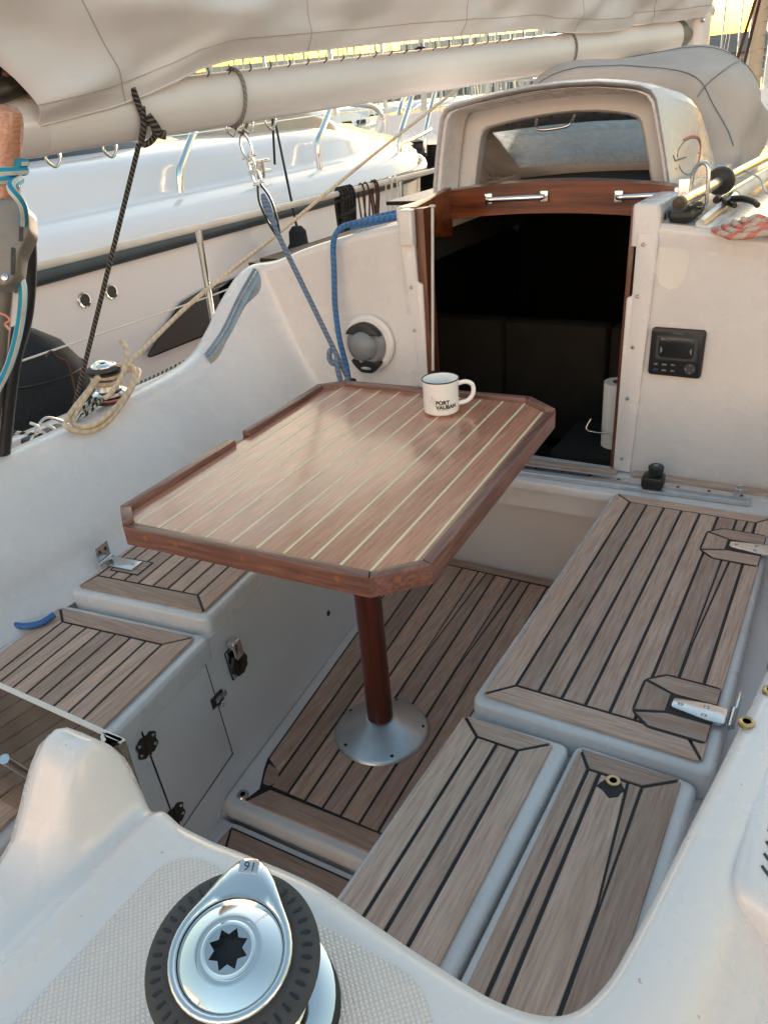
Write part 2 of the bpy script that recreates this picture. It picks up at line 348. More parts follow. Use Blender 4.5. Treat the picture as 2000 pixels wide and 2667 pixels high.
def text(name, body, size, T, mat, parent, center=True, wrap=None, bold=0):
    me = text_mesh(body, size, bold); xs = [v.co.x for v in me.vertices]; w_ = max(xs) - min(xs)
    bm = bmesh.new(); bm.from_mesh(me)
    bmesh.ops.subdivide_edges(bm, edges=[e for e in bm.edges if e.calc_length() > .004], cuts=2) if wrap else None
    for v in bm.verts:
        if center: v.co.x -= min(xs) + w_ / 2
        if wrap: a, rr = wrap; ang = a + v.co.x / rr; v.co = Vector((rr * math.sin(ang), -rr * math.cos(ang), v.co.y))
    bm.transform(T); me2 = bpy.data.meshes.new(name); bm.to_mesh(me2); bm.free(); return link(name, me2, mat, parent, 0)
def ss(a, b, x): t = max(0, min(1, (x - a) / (b - a))); return t * t * (3 - 2 * t)
def lerp(a, b, t): return a + (b - a) * t
def interp(keys, x):
    if x <= keys[0][0]: return keys[0][1]
    for (a, va), (b, vb) in zip(keys, keys[1:]):
        if x <= b: t = (x - a) / (b - a); return va + (vb - va) * t
    return keys[-1][1]
# ================================================================== SETTING
tag(obj('water', [(-600, -200, -.62), (600, -200, -.62), (600, 900, -.62), (-600, 900, -.62)], [(0, 1, 2, 3)], 'water'), 'dark harbour water between the moored boats', 'water', kind='structure')
qy = prism('quay', [(-300, 95), (300, 95), (300, 400), (-300, 400)], -1.5, .5, 'roof'); tag(qy, 'far stone quay behind the moored boats', 'quay', kind='structure')
# ================================================================== OUR YACHT (mouldings)
Yt = thing('sailing_yacht', 'white sailing yacht whose teak-laid cockpit fills the picture', 'sailing yacht')
# --- port coaming and port half of the cabin bulkhead, one moulding
K = [((-.285, 2.03, .36), (-.285, 2.03, 1.033), (0, 1), 0), ((-.42, 2.03, .36), (-.45, 2.03, 1.005), (0, 1), 0), ((-.52, 2.03, .36), (-.66, 2.03, .955), (0, 1), 0), ((-.58, 2.01, .36), (-.79, 2.03, .91), (-.3, .9), .1),
     ((-.605, 1.96, .36), (-.852, 2.02, .89), (-1, .3), .25), ((-.62, 1.87, .36), (-.860, 1.93, .818), (-1, 0), .25), ((-.63, 1.77, .36), (-.860, 1.83, .738), (-1, 0), .16), ((-.635, 1.67, .36), (-.858, 1.72, .682), (-1, 0), .09),
     ((-.64, 1.5, .36), (-.853, 1.5, .66), (-1, 0), .08), ((-.645, 1.2, .36), (-.85, 1.2, .65), (-1, 0), .08), ((-.66, .8, .36), (-.85, .8, .65), (-1, 0), .08), ((-.68, .3, .36), (-.85, .3, .65), (-1, 0), .08), ((-.68, -.3, .36), (-.85, -.3, .65), (-1, 0), .08)]
ks = catmull([(*a,) for a, b, c, d in K], 8); kt = catmull([b for a, b, c, d in K], 8); ko = catmull([(c[0], c[1], d) for a, b, c, d in K], 8)
secs = []
for B, T_, O in zip(ks, kt, ko):
    o = Vector((O.x, O.y, 0)); o = o.normalized(); dr = max(0, O.z); q = []
    for t in (0, .06, .15, .28, .42, .56, .7, .82, .92, .97):
        b = B.lerp(T_, t); sag = math.sin(math.pi * t) * .018 + .03 * (1 - ss(0, .16, t)); b = b - o * sag * .8; q.append(b + Vector((0, 0, 0)))
    q += [T_ - Vector((0, 0, .006)), T_ + o * .006 + Vector((0, 0, .002)), T_ + o * .02 + Vector((0, 0, .006)), T_ + o * .06 + Vector((0, 0, .006)), T_ + o * .085 + Vector((0, 0, -.004)), T_ + o * .105 + Vector((0, 0, -.03 if dr > .02 else -.004)), T_ + o * .14 + Vector((0, 0, -dr))]
    secs.append(q)
loft('port_coaming', secs, 'gel', Yt)
# --- starboard coaming, its aft corner and the winch pod
path = [(.90, 2.03, 1, 0), (.87, 1.7, 1, 0), (.84, 1.3, 1, 0), (.8125, .95, 1, 0), (.79, .76, 1, 0), (.766, .58, 1, -.03), (.753, .485, 1, -.15), (.741, .425, .85, -.55), (.718, .386, .4, -.9), (.67, .372, .05, -1), (.6, .377, 0, -1), (.53, .386, 0, -1), (.46, .395, 0, -1), (.38, .392, 0, -1), (.33, .388, 0, -1)]
pp_ = catmull([(a, b, 0) for a, b, c, d in path], 6); po = catmull([(c, d, 0) for a, b, c, d in path], 6)
for i in range(1, 31): pp_.append(Vector((.33 - .0064 * i, .388, 0))); po.append(Vector((0, -1, 0)))
def podz(x, y, side, d):
    z = .65 + .006 * ss(0, .02, d) - .15 * ss(.026, .19, d) * max(side, ss(.66, .80, x))
    if side < .5:
        env = lerp(.05, 1, ss(.25, .355, y)) * lerp(.8, 1, ss(.0, .03, d))
        z += .108 * ss(.238, .200, x) * env - .016 * ss(.158, .138, x) + .012 * math.exp(-((x - .262) / .014) ** 2)
    return z
secs = []
for p, o in zip(pp_, po):
    o = o.normalized(); side = max(0, o.x); q = []
    wz = podz(p.x, p.y, side, 0)
    for z in (.2, .3, .45, .56, .62): q.append(Vector((p.x, p.y, 0)) - o * (.035 * (wz - z) / .45) + Vector((0, 0, z + (wz - .65) * ss(.45, .62, z) )))
    q.append(Vector((p.x, p.y, wz - .008)))
    for d in (.003, .009, .018, .03, .045, .06, .075, .09, .11, .14, .18, .23, .3, .38, .5, .65, .8): 
        a = p + o * d; q.append(Vector((a.x, a.y, podz(a.x, a.y, side, d) if d > .003 else wz - .001)))
    secs.append(q)
secs.append([Vector((v.x - .003, v.y, v.z - .015)) for v in secs[-1]]); secs.append([Vector((v.x, v.y, min(v.z, .1))) for v in secs[-1]])
loft('starboard_coaming', secs, 'gel', Yt, smooth=60)
prism('nonslip_pad', rpoly([(.318, .352), (.345, .36), (.60, .352), (.655, .30), (.66, -.35), (.30, -.35), (.305, .33)], .02), .6535, .6572, 'nonslip', Yt, .0012)
prism('nonslip_pad', rpoly([(1.0, .62), (1.3, .62), (1.3, -.3), (.98, -.3)], .06), .50, .5415, 'nonslip', Yt, .001)
# --- side decks, hull shell
for sg, x0, x1, nm in ((-1, -.92, -1.27, 'side_deck'), (1, .95, 1.33, 'side_deck')):
    box(nm, min(x0, x1), max(x0, x1), -1.2, 6.6, .44, .49 if sg < 0 else .54, 'gel_grey', Yt)
    box('toe_rail', *( (-1.3, -1.262) if sg < 0 else (1.322, 1.36)), -1.2, 6.5, .42, .535, 'gel', Yt, .01)
    loft('hull_side', [[(sg * 1.29 - (0 if sg < 0 else -.03), y, .54), (sg * 1.22, y, .1), (sg * 1.05, y, -.7)] for y in (-1.2, 1, 3, 5, 6.5)], 'gel', Yt)
# --- bridge deck, bulkhead, coachroof
prism('bridge_deck', [(-.62, 1.86), (.95, 1.9), (.95, 2.06), (-.62, 2.06)], .345, .372, 'gel', Yt, .012)
prism('well_front', [(-.34, 1.965), (.40, 1.985), (.40, 2.05), (-.34, 2.05)], -.12, .345, 'gel_grey', Yt)
prism('well_lip', [(-.34, 1.892), (.40, 1.912), (.40, 2.0), (-.34, 1.99)], .275, .344, 'gel', Yt, 0)
prism('bulkhead', [(.352, 2.032), (.95, 2.032), (.95, 2.09), (.352, 2.09)], .36, .985, 'gel', Yt)
RP = [(-.98, .55), (-.93, .78), (-.86, .875), (-.8, .905), (-.66, .952), (-.55, .982), (-.45, 1.005), (-.285, 1.03), (.04, 1.04), (.37, 1.037), (.5, 1.02), (.63, 1.0), (.8, .95), (.93, .89), (.99, .8), (1.04, .54)]
def roof(i0, i1, y0, y1, name='coachroof'):
    loft(name, [[(x * (1 - .25 * ss(3.6, 6, y)), y, z - .12 * ss(3.8, 6, y) * ss(.5, .9, z)) for x, z in RP[i0:i1]] for y in [y0 + (y1 - y0) * k / 8 for k in range(9)]], 'gel', Yt)
roof(0, 8, 2.1, 5.8); roof(9, 16, 2.035, 5.8); roof(7, 10, 2.9, 5.8)
loft('roof_edge', [[(x, 2.031, min(z - .05, .98)), (x, 2.0285, z - .018), (x, 2.031, z - .006), (x, 2.038, z + .0005)] for x, z in [(.371, 1.034), (.5, 1.02), (.63, 1.0), (.8, .95), (.93, .89)]], 'gel', Yt)
box('cabin_front', -.75, .8, 5.75, 5.8, .5, .95, 'gel', Yt)
# hatch coamings at both sides of the opening
prism('hatch_coaming', rpoly([(.325, 2.022), (.392, 2.022), (.405, 2.95), (.345, 2.95)], .012), .98, 1.078, 'gel', Yt, .012)
prism('hatch_coaming', rpoly([(-.345, 2.05), (-.292, 2.05), (-.30, 2.95), (-.36, 2.95)], .01), .98, 1.074, 'gel', Yt, .01)
prism('hatch_coaming', rpoly([(-.312, 2.0), (-.268, 2.0), (-.268, 2.06), (-.312, 2.06)], .01), .98, 1.072, 'gel', Yt, .008)
for y in (2.06, 2.1): box('slot', .3915, .395, y, y + .007, 1.035, 1.05, 'black', Yt)
# cabin interior
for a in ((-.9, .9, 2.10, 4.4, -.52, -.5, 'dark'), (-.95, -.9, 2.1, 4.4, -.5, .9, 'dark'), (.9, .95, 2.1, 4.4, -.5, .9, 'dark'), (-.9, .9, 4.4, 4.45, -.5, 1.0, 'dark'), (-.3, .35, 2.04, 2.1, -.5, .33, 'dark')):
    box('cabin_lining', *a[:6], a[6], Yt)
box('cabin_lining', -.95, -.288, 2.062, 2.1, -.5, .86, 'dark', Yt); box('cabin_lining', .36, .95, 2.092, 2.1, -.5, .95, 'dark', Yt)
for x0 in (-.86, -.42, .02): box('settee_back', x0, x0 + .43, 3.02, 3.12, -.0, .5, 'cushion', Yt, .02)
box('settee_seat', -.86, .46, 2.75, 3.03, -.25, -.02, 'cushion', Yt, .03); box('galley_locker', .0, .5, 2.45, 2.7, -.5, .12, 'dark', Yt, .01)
box('cabin_lining', -.9, .9, 2.95, 4.4, .965, .98, 'dark', Yt); box('cabin_lining', -.9, -.305, 2.1, 2.95, .9, .915, 'dark', Yt); box('cabin_lining', .36, .9, 2.1, 2.95, .9, .915, 'dark', Yt); box('cabin_lining', -.31, -.303, 2.1, 2.95, .9, 1.02, 'dark', Yt)  # dark ceiling sheets added to stop light leaking in under the roof
# jambs: white strips with screws, wood facing
def yplane(y): return Matrix(((1, 0, 0, 0), (0, 0, -1, y), (0, 1, 0, 0), (0, 0, 0, 1)))
js = prism('jamb_strip', rpoly([(.318, .375), (.365, .375), (.392, 1.0), (.388, 1.012), (.34, 1.012), (.338, .86), (.325, .855)], .006), 0, .012, 'gel', Yt, .004, yplane(2.031))
for x, z in ((.357, .985), (.352, .86), (.349, .73), (.345, .59), (.341, .415)): lathe('screw', [(0, .004), (.003, .0038), (.005, .002), (.0055, 0)], 'steel', js, 10, yplane(2.0185) @ Matrix.Translation((x, z, 0)))
jp = prism('jamb_strip', rpoly([(-.31, .375), (-.255, .375), (-.252, .87), (-.268, .875), (-.272, 1.005), (-.318, 1.005)], .006), 0, .012, 'gel', Yt, .004, yplane(2.029))
for x, z in ((-.294, .985), (-.289, .86), (-.288, .735), (-.286, .56)): lathe('screw', [(0, .004), (.003, .0038), (.005, .002), (.0055, 0)], 'steel', jp, 10, yplane(2.0165) @ Matrix.Translation((x, z, 0)))
prism('jamb_wood', [(-.266, .38), (-.238, .38), (-.24, 1.073), (-.268, 1.073)], 0, .05, 'varn_z', Yt, .002, yplane(2.072))
prism('jamb_wood', [(.307, .38), (.3175, .38), (.336, 1.073), (.322, 1.073)], 0, .05, 'varn_z', Yt, .002, yplane(2.078))
tube('slide_rod', [P(934, 448, Y=2.0), P(935, 800, Y=2.0)], .0045, 'wire', Yt, 8, spline=False)
lathe('rod_cap', [(0, .006), (.009, .005), (.009, 0), (0, 0)], 'wire', Yt, 12, Matrix.Translation(P(934, 447, Y=2.0)))
# wooden side lining and the hatch beam with two handles
prism('hatch_side', [(2.04, .99), (2.26, .96), (2.26, 1.10), (2.04, 1.075)], -.004, .018, 'varn', Yt, .002, Matrix(((0, 0, 1, -.286), (1, 0, 0, 0), (0, 1, 0, 0), (0, 0, 0, 1))))
hb = []
for k in range(13):
    x = lerp(-.32, .40, k / 12); c = 1 - ((x - .04) / .36) ** 2; hb.append((x, c))
loft('hatch_beam', [[(x, 2.25, 1.005 + .022 * c), (x, 2.25, 1.085 + .025 * c), (x, 2.285, 1.088 + .026 * c), (x, 2.285, 1.005 + .022 * c)] for x, c in hb], 'varn', Yt, True, True, 30)
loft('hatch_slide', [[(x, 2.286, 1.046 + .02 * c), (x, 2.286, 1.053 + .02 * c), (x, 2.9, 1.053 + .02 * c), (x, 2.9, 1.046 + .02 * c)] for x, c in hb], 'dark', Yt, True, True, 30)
for xa, xb in ((-.142, .025), (.232, .385)):
    h = tube('hatch_handle', [(xa, 2.247, 1.068), (xa + .004, 2.225, 1.068), (xa + .03, 2.222, 1.069), (xb - .03, 2.222, 1.072), (xb - .004, 2.225, 1.072), (xb, 2.247, 1.072)], .0075, 'chrome', Yt, 10)
    for x, z in ((xa, 1.068), (xb, 1.072)): box('foot', x - .012, x + .012, 2.238, 2.25, z - .016, z + .016, 'chrome', h, .004)
# teak treads on the bridge deck, sail track
prism('teak_tread', rpoly([(-.25, 1.966), (.335, 1.990), (.335, 2.018), (-.25, 1.998)], .012), .371, .382, 'teak_x', Yt, .004)
prism('teak_tread', rpoly([(.372, 1.998), (.9, 2.002), (.9, 2.028), (.372, 2.026)], .012), .371, .382, 'teak_x', Yt, .004)
# paint touch-ups on the bulkhead
def blob(cx, cz, rx, rz, n=28, j=.18):
    return [(cx + rx * math.cos(2 * math.pi * k / n) * (1 + random.uniform(-j, j) * .5), cz + rz * math.sin(2 * math.pi * k / n) * (1 + random.uniform(-j, j) * .5)) for k in range(n)]
prism('paint_patch', blob(.425, .94, .04, .062), 0, .0006, 'gel_bright', Yt, 0, yplane(2.0316)); prism('paint_patch', blob(.517, .965, .013, .008, 16, .3), 0, .0006, 'gel_bright', Yt, 0, yplane(2.0316))
# --- chrome guard plate on the port coaming shoulder
gp = []
for t in range(17):
    q = catmull([k[1] for k in K[4:8]], 16); a = q[int(t * 45 / 16)]
    gp.append([a + Vector(v) for v in ((.026, -.006, -.064), (.019, -.004, -.04), (.011, -.002, -.015), (.004, 0, .002), (-.006, 0, .0085), (-.014, 0, .0095))])
loft('guard_plate', gp, 'brown_reflection_steel', Yt)
# --- cockpit sole and seat fronts
box('sole_moulding', -.32, .42, .845, 1.99, -.09, -.012, 'gel_grey', Yt, .02); box('sole_moulding', -.32, .42, -.3, .835, -.13, -.045, 'gel_grey', Yt, .01)
FC = frame((-.205, .93, -.05), (-.116, .993, 0), (-.10, -.0117, .993))
PF = frame((0, 0, 0), (1, 0, 0), (0, 1, 0))
def port(u, v): return (-.245 - .993 * u - .116 * v, .93 - .116 * u + .993 * v)
box('seat_front', -1.3, 1.12, -.02, .40, -.03, 0, 'gel_grey', Yt, 0, FC)
sf = prism('seat_base', [port(.005, -1.2), port(.46, -1.2), port(.46, 1.12), port(.005, 1.12)], .2, .335, 'gel_grey', Yt, .01)
box('seat_front', .348, .362, .3, 2.0, -.1, .33, 'gel_grey', Yt); box('seat_base', .362, .80, .3, 1.96, .2, .318, 'gel_grey', Yt)
# ================================================================== SEATS AND SOLE
def lid(name, label, poly, zt_, h, mat='gel'):
    t = thing(name, label, 'seat panel'); prism('moulding', rpoly(poly, .022), zt_ - h, zt_ - .002, mat, t, .009, seg=3); return t
def caulk(t, poly, z, r=.006): prism('caulking', rpoly(poly, r, 2), z - .004, z, 'caulk', t)
# starboard forward locker lid with two hinges
t = lid('seat_locker', 'large hinged teak locker lid on the starboard seat beside the table', [(.352, .985), (.765, .985), (.748, 1.90), (.358, 1.878)], .378, .058)
caulk(t, [(.372, 1.006), (.739, 1.006), (.739, 1.866), (.372, 1.866)], .3815)
sx = [.414 + .0425 * i for i in range(7)]
panel(t, .366, .745, 1.0, 1.872, .3835, sx[1:], ml=.048, mr=.0335, ma=.05, mf=.04, splits=[(6, (.692, 1.3))])
for yh in (1.115, 1.70):
    hx = .667; z = .3838
    prism('hinge_surround', rpoly([(hx - .052, yh - .045), (hx - .02, yh - .075), (.742, yh - .075), (.742, yh + .075), (hx - .02, yh + .075), (hx - .052, yh + .045)], .01, 3), .381, z + .0006, 'caulk', t)
    for pl, mt in (([(hx - .049, yh - .042), (hx, yh - .024), (hx, yh + .024), (hx - .049, yh + .042)], 'teak_y'), ([(hx - .047, yh + .046), (hx + .004, yh + .026), (.742, yh + .026), (.742, yh + .071), (hx - .018, yh + .071)], 'teak_x'), ([(hx - .047, yh - .046), (hx - .018, yh - .071), (.742, yh - .071), (.742, yh - .026), (hx + .004, yh - .026)], 'teak_x')):
        plank(t, pl, z + .0016, mt, .0015, th=.003)
    hg = prism('hinge', rpoly([(hx + .006, yh - .012), (.73, yh - .021), (.76, yh - .021), (.76, yh + .021), (.73, yh + .021), (hx + .006, yh + .012)], .006, 3), .3835, .3885, 'steel', t, .001)
    tube('hinge_barrel', [(.768, yh - .024, .388), (.768, yh + .024, .388)], .0055, 'steel', hg, 10, spline=False)
    box('hinge_leaf', .772, .776, yh - .022, yh + .022, .385, .43, 'steel', hg, .001)
    for dx_, dy_ in ((.02, 0), (.06, .011), (.06, -.011)):
        sc_ = lathe('screw', [(0, .0014), (.0035, .0012), (.0048, 0)], 'steel', hg, 12, loc=(hx + dx_, yh + dy_, .3886))
        box('slot', hx + dx_ - .0033, hx + dx_ + .0033, yh + dy_ - .0005, yh + dy_ + .0005, .3898, .3902, 'black', hg)
# two starboard aft panels
t = lid('teak_seat', 'narrow inboard teak seat panel next to the table foot, aft of the big lid', [(.338, .30), (.536, .30), (.542, .975), (.346, .968)], .36, .05)
caulk(t, [(.356, .318), (.513, .318), (.513, .954), (.356, .954)], .3635)
panel(t, .350, .519, .312, .96, .3655, [.432], ml=.045, mr=.05, ma=.05, mf=.042)
t = lid('teak_seat', 'outboard teak seat panel with brass-ringed hole along the starboard coaming', [(.543, .30), (.738, .30), (.745, .98), (.549, .985)], .36, .05)
caulk(t, [(.563, .318), (.718, .318), (.718, .964), (.563, .964)], .3635)
for pl_, mt_ in (([(.557, .312), (.724, .312), (.670, .362), (.585, .362)], 'teak_x'), ([(.585, .928), (.670, .928), (.724, .97), (.557, .97)], 'teak_x'), ([(.557, .312), (.585, .362), (.585, .928), (.557, .97)], 'teak_y'), ([(.724, .312), (.724, .97), (.670, .928), (.670, .362)], 'teak_y'), ([(.585, .362), (.608, .362), (.604, .928), (.585, .928)], 'teak_y'), ([(.608, .362), (.670, .362), (.670, .70), (.649, .928), (.604, .928)], 'teak_y'), ([(.670, .70), (.670, .928), (.649, .928)], 'teak_y')): plank(t, pl_, .3655, mt_, .003 if len(pl_) > 3 else .002)
lathe('brass_ring', [(.006, 0), (.006, .004), (.011, .004), (.012, 0)], 'brass', t, 20, loc=(.628, .918, .3655)); lathe('hole', [(0, .001), (.0062, .001)], 'black', t, 16, loc=(.628, .918, .3665))
prism('seal_smear', blob(.628, .908, .019, .021, 14, .6), .3652, .3661, 'caulk', t)
# port lid and port aft panel, in the frame of the canted seat
TP = Matrix(((-.993, -.116, 0, -.245), (-.116, .993, 0, .93), (0, 0, 1, 0), (0, 0, 0, 1)))
t = lid('seat_locker', 'teak locker lid half under the table on the port seat', [port(.002, .035), port(.395, .035), port(.40, 1.02), port(.002, 1.02)], .392, .06)
caulk(t, [port(.028, .058), port(.37, .058), port(.37, .969), port(.028, .969)], .3955)
panel(t, .022, .376, .052, .975, .3975, [.075 + .042 * i for i in range(1, 7)], ml=.053, mr=.012, ma=.052, mf=.05, T=TP)
hx, hy = .30, .16
prism('hinge_surround', [(hx - .035, hy - .03), (hx + .05, hy - .03), (hx + .05, hy + .03), (hx - .035, hy + .03)], .396, .3985, 'caulk', t, 0, TP)
plank(t, [(hx - .035, hy - .03), (hx + .05, hy - .03), (hx + .05, hy + .03), (hx - .035, hy + .03)], .3993, 'teak_x', .004, TP, .002)
hg = box('hinge', hx - .01, .385, hy - .02, hy + .02, .3995, .404, 'steel', t, .001, TP); box('hinge_leaf', .388, .392, hy - .022, hy + .022, .40, .446, 'steel', hg, .001, TP)
tube('hinge_barrel', [(*port(.388, hy - .023), .402), (*port(.388, hy + .023), .402)], .0055, 'steel', hg, 10, spline=False)
for q in (.3, .345): lathe('screw', [(0, .0014), (.0035, .0012), (.0048, 0)], 'steel', hg, 12, loc=(*port(q, hy), .4042))
for q in (-.01, .01): lathe('screw', [(0, .0014), (.0035, .0012), (.0048, 0)], 'black', hg, 12, TP @ Matrix.Translation((.3878, hy + q, .43)) @ Matrix.Rotation(R(-90), 4, 'Y'))
t = lid('teak_seat', 'teak seat panel on the port side above the small locker door', [port(-.01, -1.1), port(.42, -1.1), port(.42, .022), port(-.01, .022)], .362, .05)
caulk(t, [port(.02, -1.064), port(.392, -1.064), port(.392, -.002), port(.02, -.002)], .3655)
panel(t, .014, .398, -1.07, .004, .3675, [.07 + .041 * i for i in range(1, 7)], ml=.056, mr=.052, ma=.05, mf=.046, T=TP)
# sole: forward raised grating panel and aft panel
t = thing('cockpit_sole', 'dark worn teak cockpit floor panel under the table pedestal', 'floor panel')
prism('moulding', rpoly([(-.196, .838), (.36, .85), (.36, 1.975), (-.335, 1.965)], .03), -.04, -.002, 'gel_grey', t, .01, seg=3)
prism('caulking', [(-.148, .866), (.35, .876), (.35, 1.968), (-.308, 1.962), (-.178, .985), (-.165, .955), (-.138, .905)], -.004, .001, 'caulk', t)
def lx(y): return lerp(-.158, -.305, (y - .85) / 1.11)
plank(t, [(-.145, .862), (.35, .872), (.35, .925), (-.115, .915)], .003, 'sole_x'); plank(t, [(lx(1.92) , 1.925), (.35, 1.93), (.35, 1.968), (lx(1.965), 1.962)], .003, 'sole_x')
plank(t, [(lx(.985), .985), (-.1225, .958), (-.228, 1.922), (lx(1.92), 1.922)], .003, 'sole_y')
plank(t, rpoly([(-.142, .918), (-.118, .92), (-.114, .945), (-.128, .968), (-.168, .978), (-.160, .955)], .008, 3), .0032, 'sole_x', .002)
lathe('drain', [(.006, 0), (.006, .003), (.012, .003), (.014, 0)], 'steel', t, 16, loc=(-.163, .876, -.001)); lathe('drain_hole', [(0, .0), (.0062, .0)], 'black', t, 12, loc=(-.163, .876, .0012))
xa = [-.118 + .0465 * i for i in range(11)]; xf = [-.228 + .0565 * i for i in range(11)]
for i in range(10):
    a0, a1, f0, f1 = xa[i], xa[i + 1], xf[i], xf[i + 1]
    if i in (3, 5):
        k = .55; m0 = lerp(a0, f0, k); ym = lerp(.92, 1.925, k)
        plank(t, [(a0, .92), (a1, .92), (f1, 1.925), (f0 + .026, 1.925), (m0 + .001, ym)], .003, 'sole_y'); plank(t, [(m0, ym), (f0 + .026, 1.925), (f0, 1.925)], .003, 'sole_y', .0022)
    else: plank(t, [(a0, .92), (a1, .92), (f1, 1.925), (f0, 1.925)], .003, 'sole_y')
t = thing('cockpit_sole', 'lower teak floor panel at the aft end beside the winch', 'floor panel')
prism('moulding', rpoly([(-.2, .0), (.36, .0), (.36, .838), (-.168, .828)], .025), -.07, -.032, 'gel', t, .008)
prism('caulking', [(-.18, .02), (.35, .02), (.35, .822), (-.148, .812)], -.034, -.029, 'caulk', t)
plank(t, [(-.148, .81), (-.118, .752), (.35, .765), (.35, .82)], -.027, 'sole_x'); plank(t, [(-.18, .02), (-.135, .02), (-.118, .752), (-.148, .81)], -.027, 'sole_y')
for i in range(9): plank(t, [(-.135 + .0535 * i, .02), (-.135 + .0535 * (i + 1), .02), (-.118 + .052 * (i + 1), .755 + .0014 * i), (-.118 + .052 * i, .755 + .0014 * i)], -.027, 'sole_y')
# small locker door in the port seat front, latch of the big locker
t = thing('side_locker', 'small white locker door with two tarnished hinges in the port seat front', 'locker door')
dq = [(-.218, .095), (-.012, .115), (-.005, .395), (-.214, .365)]
prism('door_gap', [(-.222, .090), (-.008, .110), (-.001, .400), (-.218, .370)], 0, .0006, 'black', t, 0, FC); prism('door', rpoly(dq, .004), 0, .002, 'gel_grey', t, .0006, FC)
for u, v, a in ((-.217, .325, -.1), (-.216, .135, -.1)):
    T2 = FC @ Matrix.Translation((u, v, .002)) @ Matrix.Rotation(a, 4, 'Z')
    h = prism('hinge', rpoly([(-.03, -.012), (-.012, -.024), (-.003, -.019), (.003, -.019), (.012, -.024), (.03, -.012), (.024, 0), (.03, .012), (.012, .024), (.003, .019), (-.003, .019), (-.012, .024), (-.03, .012), (-.024, 0)], .005, 3), 0, .002, 'bronze', t, .0007, T2)
    tube('pin', [T2 @ Vector((0, -.021, .003)), T2 @ Vector((0, .021, .003))], .0032, 'bronze', h, 8, spline=False)
    for x_, y_ in ((-.02, -.01), (-.02, .01), (.02, -.01), (.02, .01)): lathe('screw', [(0, .0012), (.003, .001), (.0038, 0)], 'steel', h, 10, T2 @ Matrix.Translation((x_, y_, .002)))
T2 = FC @ Matrix.Translation((-.004, .265, .002)) @ Matrix.Rotation(-.06, 4, 'Z')
lt = box('latch', -.022, .02, -.013, .013, 0, .003, 'bronze', t, .001, T2); box('latch_bar', -.012, .026, -.004, .008, .003, .008, 'steel', lt, .001, T2); lathe('latch_knob', [(0, .014), (.004, .013), (.004, 0)], 'steel', lt, 10, T2 @ Matrix.Translation((-.002, -.012, .002)))
T2 = FC @ Matrix.Translation((.085, .31, .001))
t = thing('locker_latch', 'round twist latch on the port seat front under the locker lid', 'latch')
prism('backplate', rpoly([(-.024, -.045), (.022, -.045), (.022, .028), (-.024, .028)], .006), 0, .003, 'steel', t, .001, T2)
prism('gasket', rpoly([(-.026, -.047), (.024, -.047), (.024, .03), (-.026, .03)], .006), -.001, .0006, 'black', t, 0, T2)
prism('knob', [((.028 + .0015 * math.cos(9 * a)) * math.cos(a), (.028 + .0015 * math.cos(9 * a)) * math.sin(a) - .014) for a in [2 * math.pi * k / 54 for k in range(54)]], .006, .014, 'bronze', t, .002, T2); prism('knob_bar', [(-.004, -.03), (.004, -.03), (.004, .004), (-.004, .004)], .014, .018, 'bronze', t, .001, T2)
lathe('spindle', [(.014, 0), (.014, .008)], 'steel', t, 16, T2 @ Matrix.Translation((0, -.014, 0))); prism('hasp', rpoly([(-.014, .004), (.014, .004), (.014, .048), (-.014, .048)], .005), .016, .022, 'chrome', t, .003, T2); box('hasp_foot', -.014, .014, .03, .05, 0, .02, 'chrome', t, .004, T2)
for u, v in ((.49, .16), (-.1, .018)): 
    h = lathe('drain_hole', [(0, .0008), (.005, .0008), (.0075, .0012), (.008, 0)], 'black' if u > 0 else 'gel', Yt, 14, FC @ Matrix.Translation((u, v, 0)))
# deck filler rings on the starboard coaming
for i, (x, y, lb) in enumerate(((1612, 1560, 'brass-rimmed hole on the starboard coaming beside the lid hinge'), (1664, 1492, 'brass-rimmed hole at the right edge of the picture on the coaming'))):
    p = P(x, y, Z=.657); t = thing('grommet', lb, 'grommet', None)
    lathe('brass_rim', [(.0045, 0), (.005, .002), (.0072, .003), (.0092, .001), (.0095, -.004)], 'brass', t, 24, loc=p); lathe('hole', [(0, .001), (.005, .001)], 'black', t, 16, loc=p)
# traveller track with slider
t = thing('sheet_track', 'aluminium mainsheet track across the front of the cockpit', 'track')
A, B = Vector((-.30, 1.898, .374)), Vector((.682, 1.945, .374)); TT = frame(A, B - A, (0, 1, 0)) if False else frame(A, B - A, Vector((-.047, 1, 0)))
L = (B - A).length
prism('rail', [(-.016, 0), (.016, 0), (.016, .008), (.011, .011), (.011, .02), (-.011, .02), (-.011, .011), (-.016, .008)], 0, L, 'alu', t, 0, TT @ Matrix(((0, 0, 1, 0), (1, 0, 0, 0), (0, 1, 0, 0), (0, 0, 0, 1))))
for k in range(13): lathe('bolt_hole', [(0, .0003), (.0045, .0003)], 'black', t, 12, TT @ Matrix.Translation((.05 + k * .076, 0, .0202)))
lathe('end_stop', [(.01, 0), (.01, .018), (.007, .02), (.007, .028), (0, .029)], 'steel', t, 16, TT @ Matrix.Translation((L - .03, .0, .02)))
sl_ = box('slider', .72, .775, -.024, .024, .014, .046, 'black', t, .006, TT); lathe('slider_knob', [(.014, 0), (.014, .006), (.019, .008), (.02, .026), (.016, .03), (.006, .03), (.005, .027), (0, .027)], 'black', sl_, 24, TT @ Matrix.Translation((.752, 0, .044)))
lathe('knob_centre', [(0, .032), (.006, .031), (.006, .028)], 'grey_plastic', sl_, 16, TT @ Matrix.Translation((.752, 0, .044)))
